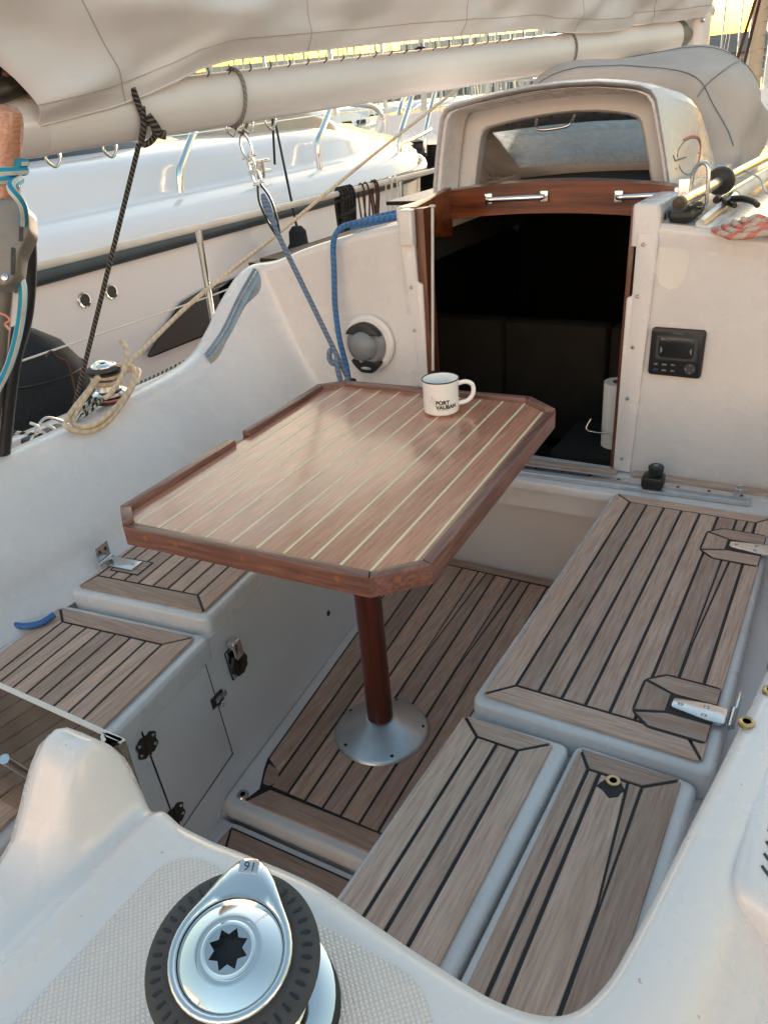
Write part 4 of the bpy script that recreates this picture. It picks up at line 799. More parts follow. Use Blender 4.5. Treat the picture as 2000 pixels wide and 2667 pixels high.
# ================================================================== BOOM, SAIL COVER, MAST
BA, BB = P(30, 278, d=1.72), P(1484, 76, d=3.55); AX = (BB - BA).normalized(); SD = AX.cross(Vector((0, 0, 1))).normalized(); BU = SD.cross(AX)
BL = (BB - BA).length
def bp(t, sd_, up): return BA + AX * (t * BL) + SD * sd_ + BU * up
t = thing('boom', 'cream painted boom slanting across the top of the picture', 'boom')
ang = [2 * math.pi * k / 28 for k in range(28)]
loft('spar', [[bp(q, .050 * math.cos(a), .0625 * math.sin(a)) for a in ang] for q in (0, .25, .5, .75, .96)], 'boom', t, True, True)
loft('end_fitting', [[bp(q, .051 * math.cos(a) * k, .0635 * math.sin(a) * k) for a in ang] for q, k in ((-.012, .86), (-.008, .98), (.012, 1.01), (.018, 1.01))], 'gel', t, True, True)
loft('gooseneck', [[bp(q, .050 * math.cos(a) * k, .0625 * math.sin(a) * k) for a in ang] for q, k in ((.958, 1.02), (.975, 1.02), (.99, .6), (1.01, .35), (1.04, .3))], 'alu_dull', t, True, True)
for q in (.022, .068, .183, .20, .225):
    c0 = bp(q, .0, -.062); tube('fairlead', [c0 + AX * .016, c0 + AX * .016 - BU * .012, c0 - BU * .026, c0 - AX * .016 - BU * .012, c0 - AX * .016], .0035, 'steel', t, 8)
t = thing('sail_cover', 'pale grey canvas sail cover over the boom with a laced lower edge', 'sail cover')
EN = [(0, -.004), (.03, .004), (.07, .016), (.10, .032), (.125, .05), (.15, .072), (.18, .086), (.4, .088), (.6, .084), (.64, .070), (.68, .058), (.75, .05), (.80, .050), (.81, .064), (.93, .060), (1.0, .064)]
secs = []; NT = 90
for i in range(NT + 1):
    q = lerp(.012, 1.045, i / NT); e = interp(EN, q); hh = lerp(.46, .30, ss(.5, 1.0, q)); q2 = []
    cs = [(.053, e), (.058, e + .012), (.066, e + .03), (.078, e + .065), (.094, .15 + e * .3), (.105, .20), (.106, .26), (.096, .32), (.07, hh * .82), (.03, hh * .9), (-.03, hh * .9), (-.07, hh * .8), (-.10, .26), (-.10, .18), (-.075, max(e, .06) + .055), (-.062, max(e, .06) + .035)]
    for k, (sx_, u_) in enumerate(catmull([(a, b, 0) for a, b in cs], 3) and [(v.x, v.y) for v in catmull([(a, b, 0) for a, b in cs], 3)]):
        g = ss(e, e + .06, u_)
        f = .013 * math.sin(26 * q + 22 * u_) + .010 * math.sin(61 * q - 30 * u_ + 1) + .006 * math.sin(140 * q + 26 * u_) + .005 * math.sin(95 * q - 60 * u_) * ss(.25, .05, u_) + .016 * math.exp(-((u_ - .02 - .55 * (q - .02)) / .028) ** 2) * ss(.3, .08, q) + .014 * math.exp(-((u_ - .02 - 1.1 * (q - .02)) / .022) ** 2) * ss(.24, .05, q) + .010 * math.exp(-((u_ - .26 + .5 * (q - .02)) / .03) ** 2) * ss(.45, .2, q)
        sh_ = -.13 * ss(.0, .35, u_) * ss(.16, .0, q)
        q2.append(bp(q + sh_ * .55, sx_ + f * g * (1 if sx_ > 0 else -.4), u_))
    secs.append(q2)
cv = loft('canvas', secs, 'cover', t, smooth=80); md = cv.modifiers.new('thick', 'SOLIDIFY'); md.thickness = .003; md.offset = -1
tube('hem', [v[0] + SD * .001 for v in secs], .0022, 'cover', t, 6, spline=False)
for i_ in (6, 22, 40, 58, 74): tube('panel_seam', [v + SD * .0012 for v in secs[i_][0:26]], .0011, 'canvas', t, 5, spline=False)
for k_ in (7, 19): tube('panel_seam', [v[k_] + SD * .0012 for v in secs], .0011, 'canvas', t, 5, spline=False)
for k in range(22):
    q = .158 + k * .021; tube('lacing', [bp(q, .054, .078), bp(q + .002, .05, .062), bp(q + .004, .03, .056)], .0018, 'r_dark', t, 5, spline=False)
fl = [bp(q, .062, u) for q, u in ((.795, .09), (.80, .052), (.84, .046), (.875, .05), (.885, .09))]
sb = thing('stowed_sail', 'dark bundle of stowed sail and rope inside the open end of the sail cover', 'stowed sail')
for k in range(7): tube('sail_fold', [bp(-.02 + .01 * (k % 3), -.04 + .013 * k, .09 + .03 * math.sin(k * 1.9)), bp(.05, -.04 + .012 * k, .11 + .03 * math.sin(k)), bp(.2, -.035 + .01 * k, .12)], .022, ('bronze', 'r_dark', 'plug')[k % 3], sb, 8)
def strap(label, q, mat, r=.006, extra=()):
    pts = [bp(q + .004 * math.sin(a), (.054) * math.cos(a), .0665 * math.sin(a)) for a in [2 * math.pi * k / 18 for k in range(18)]]
    return tag(tube('boom_strop', pts, r, mat, n=8, closed=True, k=2), label, 'rope')
strap('grey strop round the boom above the shackles', .190, 'r_grey', .005); strap('grey strop round the boom near the mast', .685, 'r_grey', .0045)
t = thing('topping_rope', 'dark flecked rope knotted on the boom and tied down beside the port winch', 'rope')
k0 = bp(.092, .06, -.02); low = P(160, 885, X=-.95); lowb = bp(.088, .03, -.068)
tube('turns', [bp(.088, .060, .05), bp(.089, .060, .03), k0, bp(.097, .062, -.03), bp(.099, .052, -.055), bp(.093, .042, -.07), bp(.089, .037, -.066), bp(.090, .060, -.03), bp(.092, .062, .01)], .0075, 'r_dark', t, 8)
tube('knot', [k0 + Vector((.01, .0, .01)), k0 + Vector((.018, .01, -.012)), k0 + Vector((.02, .02, -.03)), k0 + Vector((.03, .03, -.035))], .0105, 'r_dark', t, 8)
tube('fall', [lowb, lowb.lerp(low, .5), low], .0062, 'r_dark', t, 8, spline=False)
# mainsheet: shackles, block, blue-grey sheet down to the track
sh0 = bp(.190, .01, -.066); T0 = P(560, 400, d=2.22); T1 = P(600, 505, d=2.18); T2_ = P(757, 828, Y=1.9)
t = thing('mainsheet_tackle', 'chain of shackles and block hanging from the boom to the mainsheet', 'tackle')
s1 = P(523, 290, d=2.28); s2 = P(540, 345, d=2.25)
for off_ in (-.022, .022): tube('strop_leg', [sh0 + AX * off_, s1], .0045, 'r_grey', t, 8, spline=False)
def shackle(c0, c1, wd, r):
    d = (c1 - c0); sd2 = d.cross(FW).normalized(); tube('shackle', [c0 + sd2 * wd * .3, c0 + sd2 * wd + d * .3, c0 + sd2 * wd + d * .7, c1 + sd2 * wd * .4, c1 - sd2 * wd * .4, c0 - sd2 * wd + d * .7, c0 - sd2 * wd + d * .3, c0 - sd2 * wd * .3], r, 'steel', t, 8, closed=True)
    tube('pin', [c1 + sd2 * wd * 1.6 - d * .12, c1 - sd2 * wd * 1.6 - d * .12], r, 'steel', t, 8, spline=False)
shackle(s1, s2, .013, .0032); shackle(s2 - Vector((0, 0, -.012)), P(549, 375, d=2.24), .008, .003); shackle(P(548, 366, d=2.24), T0, .010, .0035)
dsh = (T1 - T0).normalized(); sd2 = dsh.cross(FW).normalized()
for e_ in (-1, 1): tube('block_cheek', [T0 + sd2 * .004 * e_, T0.lerp(T1, .3) + sd2 * .016 * e_, T0.lerp(T1, .7) + sd2 * .014 * e_, T1 + sd2 * .006 * e_], .0035, 'black', t, 8)
tube('sheave', [T0.lerp(T1, .2), T0.lerp(T1, .45), T0.lerp(T1, .7)], lambda q: .006 + .006 * math.sin(math.pi * q), 'r_greyblue', t, 10)
t = thing('mainsheet', 'slate blue mainsheet running from the block down behind the table', 'rope')
kn = T1.lerp(T2_, .80)
tube('fall', [T0.lerp(T1, .3), T1, kn, T2_], .0075, 'r_greyblue', t, 10, spline=False); tube('knot', [kn + Vector(v) for v in ((-.006, 0, .02), (-.02, -.004, .012), (-.024, -.006, -.008), (-.012, -.01, -.022), (.0, -.006, -.016))], .0085, 'r_greyblue', t, 8)
tube('tail', [kn, kn + Vector((.005, -.012, -.03)), kn + Vector((.02, -.014, -.09)), T2_ + Vector((.01, -.02, .03))], .008, 'r_greyblue', t, 8)
lb = box('lower_block', T2_.x - .012, T2_.x + .012, T2_.y - .02, T2_.y + .02, T2_.z - .06, T2_.z + .012, 'black', None, .006); tag(lb, 'small black block under the mainsheet behind the table', 'block')
# fuzzy blue halyard over the port bulkhead
bl = [P(905, 462, Y=2.2), P(870, 466, Y=2.16), P(830, 472, Y=2.12), P(780, 480, Y=2.08), P(745, 488, Y=2.05), P(728, 502, Y=2.02), P(720, 530, Y=2.01), P(722, 590, Y=2.0), P(724, 660, Y=1.99), P(733, 730, Y=1.97), P(748, 790, Y=1.95), P(757, 840, Y=1.93)]
t = thing('blue_rope', 'bright blue frayed rope hanging over the port bulkhead', 'rope'); tube('rope', bl, .0085, 'r_blue', t, 10)
cb = catmull(bl, 6)
for k in range(46):
    p = random.choice(cb[20:]); v = Vector((random.uniform(-1, 1), -.5, random.uniform(-1, .5))).normalized(); tube('frayed_strand', [p + v * .006, p + v * .013 + Vector((0, 0, -.003))], .0008, 'r_blue', t, 4, spline=False)
for k in range(2): tube('coil', [P(905 - 4 * k, 452 + 10 * k, Y=2.24), P(850, 462 + 9 * k, Y=2.2), P(790, 476 + 8 * k, Y=2.14), P(760, 486 + 4 * k, Y=2.09)], .010, 'r_blue', t, 8)
MX = Vector((BB.x + .02, BB.y + .09, 0))
t = thing('mast', 'beige aluminium mast rising behind the end of the boom', 'mast')
loft('tube', [[(MX.x + .06 * math.cos(a), MX.y + .085 * math.sin(a), z) for a in ang] for z in (.9, 3, 8)], 'boom', t, True, True)
for k in range(3): lathe('cleat', [(0, .01), (.008, .008), (.008, 0)], 'steel', t, 10, Matrix.Translation((MX.x + .04, MX.y - .07, 1.55 + .05 * k)) @ Matrix.Rotation(R(90), 4, 'X'))
t = thing('kicker', 'white tubular boom strut at the foot of the mast', 'strut'); tube('strut', [bp(.93, 0, -.06), Vector((MX.x, MX.y - .08, 1.0))], .02, 'boom', t, 12, spline=False)
tag(tube('halyard', [Vector((MX.x + .14, MX.y + .2, 1.3)), Vector((MX.x + .34, MX.y + .3, 2.3))], .008, 'r_brown', n=6, spline=False), 'brown halyard running up just beside the mast', 'rope'); tag(tube('halyard', [Vector((MX.x + .18, MX.y + .22, 1.3)), Vector((MX.x + .31, MX.y + .3, 2.3))], .008, 'r_brown', n=6, spline=False), 'second brown halyard crossing the first beside the mast', 'rope')
t = thing('furled_sail', 'cream furled headsail column with spiral folds at the upper right', 'furled sail')
f0, f1 = P(1626, 190, d=6.2), P(1650, -60, d=6.2)
tube('roll', [f0.lerp(f1, k / 30) for k in range(31)], lambda q: .05 + .012 * q + .004 * ((q * 30) % 2 > 1), 'sand', t, 14, spline=False)
for k in range(8): c0 = f0.lerp(f1, .1 + k * .115); tube('fold', [c0 + Vector(((.056 + .0015 * k) * math.cos(a), (.056 + .0015 * k) * math.sin(a), .012 * math.cos(a))) for a in ang], .004, 'beige', t, 5, closed=True, spline=False)
# ================================================================== LIFELINES, PORT POLE
t = thing('guard_rail', 'cream sleeved upper guard rail with stanchions along the port side', 'guard rail')
g0, g1 = Vector((-1.2, .7, 1.004)), Vector((-1.2, 6.2, 1.0)); tube('top_rail', [g0, g1], .0125, 'wire', t, 14, spline=False)
tube('lower_wire', [P(-20, 803, X=-1.2), P(455, 640, X=-1.2), P(560, 598, X=-1.2), P(760, 520, X=-1.2)], .003, 'wire', t, 6, spline=False)
for y in (2.155, 3.62): 
    pst = tube('stanchion', [(-1.2, y, .995), (-1.2, y - .01, .53)], .0115, 'steel', t, 12, spline=False); lathe('stanchion_foot', [(.03, 0), (.03, .006), (.018, .012), (.015, .05), (.0125, .055)], 'steel', pst, 16, loc=(-1.2, y - .01, .50))
def hang(label, px, mat, n, ln, r, wd):
    t = thing('hanging_line', label, 'rope'); c0 = P(*px, X=-1.2)
    for k in range(n):
        x = (k - (n - 1) / 2) * wd; c = Vector((-1.2, c0.y + x, 1.0)); tube('strand', [c + Vector((.0, 0, -ln)), c + Vector((.018, 0, -.04)), c + Vector((.012, 0, .012)), c + Vector((-.006, 0, .018)), c + Vector((-.018, .004, -.03)), c + Vector((-.012, .01, -ln * .9))], r, mat, t, 7)
    if n > 3: tube('wrap', [c0 + Vector((.03 * math.cos(a), .055 * math.sin(a), -.11 + .01 * a)) for a in [k * .5 for k in range(26)]], r * .9, mat, t, 7)
    return t
hang('black rope bundle hanging on the guard rail', (745, 432), 'r_black', 5, .26, .009, .024); hang('thin brown cord looped on the guard rail', (785, 415), 'r_brown', 2, .2, .004, .04); hang('rust coloured cord knotted on the guard rail', (808, 408), 'r_brown', 2, .16, .005, .02); hang('cream cord looped on the guard rail nearest the hood', (845, 395), 'wire', 2, .22, .004, .05)
tag(tube('lashing', [P(168, 868, X=-1.16), P(150, 790, X=-1.19), P(128, 772, X=-1.19), P(112, 758, X=-1.2), P(100, 770, X=-1.19)], .003, 'r_brown', n=6), 'thin orange and black cord tied to the lower guard wire', 'rope')
t = thing('danbuoy_pole', 'wooden-topped pole with metal clamp at the left edge', 'pole')
A0, A1, A2 = P(-32, 1000, Y=1.0), P(12, 520, Y=1.07), P(16, 226, Y=1.13)
lathe('wood_knob', [(.024, -.30), (.026, -.2), (.030, -.08), (.031, -.03), (.028, -.012), (.018, -.002), (0, 0)], 'table_y', t, 24, Matrix.Translation(A2) @ Vector((0, 0, 1)).rotation_difference((A2 - A1).normalized()).to_matrix().to_4x4())
tube('shaft', [A2.lerp(A1, .55), A1, A0], .027, 'alu_dull', t, 10, spline=False)
e1, e2, e3 = P(52, 435, Y=1.05), P(62, 520, Y=1.05), P(30, 610, Y=1.05)
fm = frame(P(30, 520, Y=1.02), RT, UP)
prism('clamp', rpoly([(-.06, .075), (.012, .078), (.035, .055), (.038, .01), (.018, -.03), (.012, -.075), (-.005, -.095), (-.06, -.09)], .01), -.025, .02, 'alu_dull', t, .008, fm, seg=3)
for u, v in ((.024, .02), (.008, -.045)): prism('clamp_slot', rpoly([(u - .004, v - .03), (u + .004, v - .026), (u + .006, v + .024), (u - .003, v + .026)], .004), .018, .0208, 'bronze', t, 0, fm)
lathe('clamp_bolt', [(.007, 0), (.007, .004), (0, .006)], 'steel', t, 12, fm @ Matrix.Translation((-.006, -.078, .02)))
tube('black_strip', [P(60, 490, Y=1.1), P(66, 560, Y=1.1), P(58, 680, Y=1.08), P(30, 800, Y=1.06), P(8, 1005, Y=1.02)], .014, 'black', t, 8)
rp = []
for q in range(16): a_ = q * .85; c0 = A2.lerp(A1, .42 + q * .008); rp.append(c0 + Vector((.036 * math.cos(a_), .036 * math.sin(a_), 0)))
rp += [P(25, 405, Y=1.0), P(48, 440, Y=1.0), P(52, 480, Y=1.03), P(40, 530, Y=1.06), P(40, 580, Y=1.02), P(50, 630, Y=1.0), P(42, 710, Y=.99), P(20, 790, Y=.98), P(-15, 860, Y=.97)]
tag(tube('striped_rope', rp, .0085, 'r_bw', n=12), 'turquoise and white striped rope wound round the wooden pole', 'rope')
tag(tube('red_cord', [P(-8, 675, Y=.99), P(10, 680, Y=.985), P(22, 692, Y=.985), P(12, 700, Y=.985), P(20, 712, Y=.985)], .0022, 'redprint', n=6), 'thin red cord tied round the pole at the left edge', 'rope')
tag(tube('water_hose', [P(-60, 1285, Z=.40), P(-10, 1330, Z=.382), P(40, 1352, Z=.376), P(85, 1348, Z=.376), P(118, 1328, Z=.38)], .0075, 'hose', n=10), 'blue hose curving at the back of the port seat', 'hose')
# ================================================================== FENDERS
t = thing('fender', 'big round black fender cover between the boats at the far left', 'fender')
c0 = P(75, 840, X=-1.62); lathe('cover', [(0, -.5), (.14, -.45), (.2, -.3), (.2, -.05), (.185, .06), (.13, .15), (.06, .2), (.02, .22), (0, .22)], 'navy', t, 28, loc=c0); tube('seam', [c0 + Vector((.187 * math.cos(a), .187 * math.sin(a), .062)) for a in ang], .003, 'black', t, 5, closed=True, spline=False)
t = thing('fender', 'black pear-shaped fender hanging on a black line from the motor yacht', 'fender')
c0 = P(650, 560, X=-2.28); lathe('cover', [(0, -.3), (.1, -.28), (.17, -.2), (.18, -.1), (.15, .0), (.08, .07), (.06, .1), (.055, .17), (.03, .2), (0, .2)], 'navy', t, 24, loc=c0)
tube('line', [c0 + Vector((0, 0, .19)), P(590, 240, X=-2.75)], .008, 'r_black', t, 6, spline=False); tag(tube('fender_line', [P(594, 355, X=-2.7), P(588, 238, X=-2.75)], .008, 'r_black', n=6, spline=False), 'short black line hanging next to the fender line', 'rope')
# ================================================================== NEIGHBOURING MOTOR YACHT
t = thing('motor_yacht', 'white motor yacht moored alongside with dark rubbing strip and beige sunpad', 'motor yacht')
def hx_(y): return -2.5 - 2.6 * ss(5.4, 9.8, y) ** 1.6
def sheer(y): return .745 + .035 * (y - 2.3) / 4 + .16 * ss(6, 9.5, y)
ys = [-4, -2, 0, 1.5, 2.5, 3.5, 4.5, 5.2, 5.8, 6.4, 7.0, 7.6, 8.2, 8.7, 9.1, 9.4]
loft('topsides', [[(hx_(y), y, sheer(y) - .03), (hx_(y) - .03, y, .45 * sheer(y)), (hx_(y) - .10 - .35 * ss(5, 9, y), y, .0), (hx_(y) - .22 - .6 * ss(5, 9, y), y, -.7)] for y in ys], 'yacht_white', t)
tube('rubbing_strip', [(hx_(y) + .01, y, sheer(y)) for y in ys], .045, 'strip', t, 10)
def trunk(y): return 1 - ss(5.6, 7.4, y)
SP = []
for y in ys:
    k = trunk(y); sx_ = hx_(y); zb = sheer(y)
    SP.append([(sx_, y, zb + .02), (sx_ - .035, y, zb + .10), (sx_ - .10, y, zb + .155), (sx_ - .34, y, zb + .175), (sx_ - .40, y, zb + .19 + .02 * k), (sx_ - .45, y, zb + .19 + .13 * k), (sx_ - .52, y, zb + .20 + .19 * k), (sx_ - .62, y, zb + .20 + .225 * k), (sx_ - .9, y, zb + .205 + .245 * k), (sx_ - 2.0, y, zb + .21 + .26 * k), (sx_ - 3.2, y, zb + .21 + .26 * k)])
loft('deck_moulding', SP, 'yacht_white', t, smooth=60)
pd = []
for y in [5.0, 5.06, 5.2, 5.6, 6.0, 6.3, 6.6, 6.9, 7.05, 7.1]:
    e = ss(5.0, 5.1, y) * ss(7.1, 6.95, y); h = lerp(.02, .14, e) ; z0 = sheer(y) + .20 + .24 * trunk(y)
    pd.append([(hx_(y) - .80, y, z0 - .04), (hx_(y) - .80, y, z0 + h * .5), (hx_(y) - .86, y, z0 + h * .9), (hx_(y) - 1.0, y, z0 + h), (hx_(y) - 2.4, y, z0 + h + .03), (hx_(y) - 2.5, y, z0 - .04)])
loft('sunpad', pd, 'beige', t, smooth=60, cap=True)
loft('windscreen', [[(-3.3, y, 1.17), (-3.4, y + .0, 1.26), (-3.8, y, 1.6)] for y in (-3, 0, 3, 4.0)] + [[(-3.45, 4.7, 1.17), (-3.6, 4.5, 1.26), (-4.0, 4.2, 1.58)], [(-4.5, 5.0, 1.17), (-4.5, 4.9, 1.28), (-4.6, 4.5, 1.58)]], 'tinted', t)
loft('coachroof_brow', [[(-3.85, y, 1.60), (-3.8, y, 1.66), (-4.2, y, 1.75), (-6, y, 1.8)] for y in (-4, 0, 3, 4.4)], 'yacht_white', t)
ws = [P(x, y, X=-2.49) for x, y in ((318, 778), (395, 655), (440, 628), (560, 582), (560, 640), (500, 705))]
prism('hull_window', rpoly([(v.y, v.z) for v in ws], .06, 4), 0, .012, 'tinted', t, .003, Matrix(((0, 0, 1, -2.512), (1, 0, 0, 0), (0, 1, 0, 0), (0, 0, 0, 1))))
for x, y in ((185, 648), (243, 630)):
    p = P(x, y, X=-2.5); TX = Matrix.Translation((-2.512, p.y, p.z)) @ Matrix.Rotation(R(90), 4, 'Y'); o = lathe('outlet', [(.026, 0), (.03, .01), (.038, .012), (.041, .006), (.042, 0)], 'chrome', t, 28, TX); lathe('outlet_bore', [(0, .006), (.027, .008)], 'rubber', o, 24, TX)
def post(pts, r=.021): return tube('rail_post', pts, r, 'chrome', t, 12, k=4)
zz = lambda x, y, X: P(x, y, X=X)
rX = -2.75
post([zz(391, 416, rX), zz(389, 372, rX), zz(398, 340, rX - .02), zz(428, 262, rX - .1), zz(445, 215, rX - .15)]); post([zz(692, 364, rX), zz(686, 312, rX), zz(696, 280, rX - .02), zz(722, 215, rX - .1), zz(735, 180, rX - .14)])
post([zz(863, 335, rX - .05), zz(865, 290, rX - .05), zz(885, 225, rX - .1), zz(900, 165, rX - .14)]); post([zz(918, 330, -3.3), zz(920, 280, -3.3), zz(935, 215, -3.35), zz(945, 180, -3.4)])
tube('pulpit_rail', [zz(560, 238, -4.6), zz(650, 226, -4.6), zz(780, 226, -4.6), zz(815, 238, -4.6), zz(826, 262, -4.6), zz(818, 292, -4.6)], .03, 'yacht_white', t, 10); tube('pulpit_rail', [zz(735, 180, -2.9), zz(840, 150, -2.9), zz(945, 172, -3.4), zz(880, 205, -3.0), zz(862, 245, -2.9)], .02, 'steel', t, 10); tube('pulpit_rail', [zz(858, 315, -2.85), zz(900, 297, -2.95), zz(930, 280, -3.35)], .015, 'steel', t, 8)
tube('guard_wire', [(-2.78, -1, 1.30), zz(200, 315, -2.8), zz(410, 290, -2.8), zz(710, 246, -2.85)], .004, 'steel', t, 6, spline=False)
for x, y, X in ((563, 382, -2.66),):
    p = zz(x, y, X); mc = thing('mooring_cleat', 'chrome mooring cleat on the side deck of the motor yacht', 'cleat')
    for dz_ in (.03, .09): tube('bar', [p + Vector((0, -.11, dz_)), p + Vector((0, .11, dz_))], .013, 'chrome', mc, 10, spline=False)
    for dy_ in (-.03, .03): tube('post', [p + Vector((0, dy_, -.01)), p + Vector((0, dy_, .1))], .02, 'chrome', mc, 10, spline=False)
wl = lathe('windlass', [(.09, 0), (.09, .05), (.06, .08), (.06, .13), (.08, .15), (0, .17)], 'black', None, 20, loc=zz(905, 338, -3.5)); tag(wl, 'dark anchor windlass on the bow of the motor yacht', 'windlass')
# ================================================================== HARBOUR BEHIND
def sail_yacht(label, x, y, L_, mat, hd, mh, cover, h=1.0):
    t = thing('moored_yacht', label, 'sailing yacht', None); T = Matrix.Translation((x, y, -.6)) @ Matrix.Rotation(hd, 4, 'Z'); W = L_ * .15; S_ = []
    for k in range(9):
        q = k / 8; yy = lerp(-L_ / 2, L_ / 2, q); ww = W * math.sqrt(max(.0, 1 - (max(0, q - .35) / .65) ** 2)) * lerp(.8, 1, ss(0, .3, q)) + .02; sz = (1.15 + .35 * q) * h; S_.append([T @ Vector(v) for v in ((-ww, yy, sz), (-ww * .9, yy, .3), (-ww * .5, yy, -.2), (ww * .5, yy, -.2), (ww * .9, yy, .3), (ww, yy, sz))])
    loft('hull', S_, mat, t); loft('deck', [[q[0], (q[0] + q[-1]) / 2 + Vector((0, 0, .06)), q[-1]] for q in S_], 'yacht_white', t)
    loft('cabin', [[T @ Vector(v) for v in ((-W * .6, yy, 1.2 * h), (-W * .5, yy, 1.62 * h * k), (W * .5, yy, 1.62 * h * k), (W * .6, yy, 1.2 * h))] for yy, k in ((-L_ * .18, 1.03), (L_ * .1, 1.05), (L_ * .24, .86))], 'yacht_white', t, cap=True)
    for k in range(3):
        for sg in (-1, 1): prism('cabin_window', rrect(-L_ * .12 + k * L_ * .1, -L_ * .12 + k * L_ * .1 + L_ * .06, 1.32 * h, 1.5 * h, .05), 0, .03, 'tinted', t, 0, T @ Matrix(((0, 0, sg, sg * W * .555), (1, 0, 0, 0), (0, 1, 0, 0), (0, 0, 0, 1))))
    tube('mast', [T @ Vector((0, L_ * .1, 1.4 * h)), T @ Vector((0, L_ * .1, mh))], .075, 'mastp', t, 8, spline=False); tube('boom', [T @ Vector((0, L_ * .1, 2.3 * h)), T @ Vector((0, -L_ * .32, 2.35 * h))], .06, 'mastp', t, 8, spline=False)
    tube('sail_cover', [T @ Vector((0, L_ * .1 - .1, 2.9 * h)), T @ Vector((0, L_ * .02, 2.55 * h)), T @ Vector((0, -L_ * .3, 2.5 * h))], lambda q: .2 - .07 * q, cover, t, 10)
    for q, z in ((.5, mh), (-.5, mh)): tube('stay', [T @ Vector((0, L_ * q, 1.2 * h)), T @ Vector((0, L_ * .1, z))], .012, 'steel', t, 5, spline=False)
    for sg in (-1, 1): tube('shroud', [T @ Vector((sg * W, L_ * .08, 1.3 * h)), T @ Vector((0, L_ * .1, mh * .95))], .01, 'steel', t, 5, spline=False)
    tube('spreader', [T @ Vector((-W * .6, L_ * .1, mh * .55)), T @ Vector((W * .6, L_ * .1, mh * .55))], .03, 'mastp', t, 6, spline=False)
def site(px, dist):  # ground point under a sight line at a given distance
    v = P(px, 230, d=1) - CAM; v.z = 0; v = v.normalized() * dist; return CAM.x + v.x, CAM.y + v.y
BO = [(905, 21, 9.5, 'white yacht with black sail cover just behind the motor yacht pulpit', 'black', .35), (690, 27, 10, 'white yacht with navy sail cover behind the beige sunpad', 'bluecv', .1), (1010, 30, 10, 'white yacht with blue sail cover near the blue flag above the hood', 'bluecv', -.3), (560, 34, 9, 'white yacht half hidden under the boom at the left', 'cover', .2), (800, 38, 11, 'white yacht with cream sail cover in the sunlit gap', 'cover', -.1), (1260, 24, 9, 'white yacht with sand-coloured cover behind the canvas bundle', 'beige', .3), (1655, 16, 9, 'moored yacht with maroon covers at the far right edge', 'maroon', .15), (1150, 42, 11, 'white yacht far behind the spray hood', 'cover', .0), (330, 40, 10, 'white yacht beyond the motor yacht at the left', 'black', .25)]
for px, ds, L_, lb, cvm, hd in BO:
    x, y = site(px, ds); sail_yacht(lb, x, y, L_, 'yacht_white', hd, random.uniform(11, 15), cvm)
mk = [(470, 60), (610, 52), (645, 70), (668, 48), (760, 66), (776, 55), (850, 72), (955, 58), (985, 44), (1040, 60), (1075, 50), (1110, 65), (1205, 70), (1235, 58), (1262, 66), (1300, 52), (1322, 62), (1352, 75), (1372, 58), (1398, 64), (1432, 56), (1452, 70), (1545, 62), (1580, 68), (1601, 50)]
mk = sorted(mk + [(520, 75), (540, 64), (588, 80), (626, 62), (700, 78), (722, 58), (742, 80), (820, 60), (880, 76), (915, 66), (935, 80), (1002, 72), (1020, 54), (1058, 76), (1092, 60), (1128, 56), (1160, 74), (1182, 62), (1280, 78), (1415, 80)])
ORD = 'first second third fourth fifth sixth seventh eighth ninth tenth eleventh twelfth thirteenth fourteenth fifteenth sixteenth seventeenth eighteenth nineteenth twentieth twenty-first twenty-second twenty-third twenty-fourth twenty-fifth twenty-sixth twenty-seventh twenty-eighth twenty-ninth thirtieth thirty-first thirty-second thirty-third thirty-fourth thirty-fifth thirty-sixth thirty-seventh thirty-eighth thirty-ninth fortieth forty-first forty-second forty-third forty-fourth forty-fifth'.split()
for i, (px, ds) in enumerate(mk):
    x, y = site(px, ds); t = tag(thing('distant_mast', ORD[i] + ' from the left of the thin far masts along the quay', 'mast', 'far masts along the quay'))
    h_ = random.uniform(9, 14); tube('pole', [(x, y, -.2), (x + random.uniform(-.1, .1), y, h_)], .07, 'mastp', t, 6, spline=False); tube('spreader', [(x - .7, y, h_ * .5), (x + .7, y, h_ * .5)], .035, 'mastp', t, 5, spline=False)
    for sg in (-1, 1): tube('shroud', [(x + sg * 1.1, y, .8), (x + sg * .7, y, h_ * .5), (x, y, h_ * .98)], .014, 'steel', t, 4, spline=False)
    tube('hull', [(x - .4, y - 3.5, .1), (x, y - 2.5, .25), (x, y, .3), (x, y + 2.5, .3), (x, y + 3.6, .5)], lambda q: .15 + .85 * math.sin(math.pi * min(1, q * .8 + .12)), 'yacht_white', t, 10)
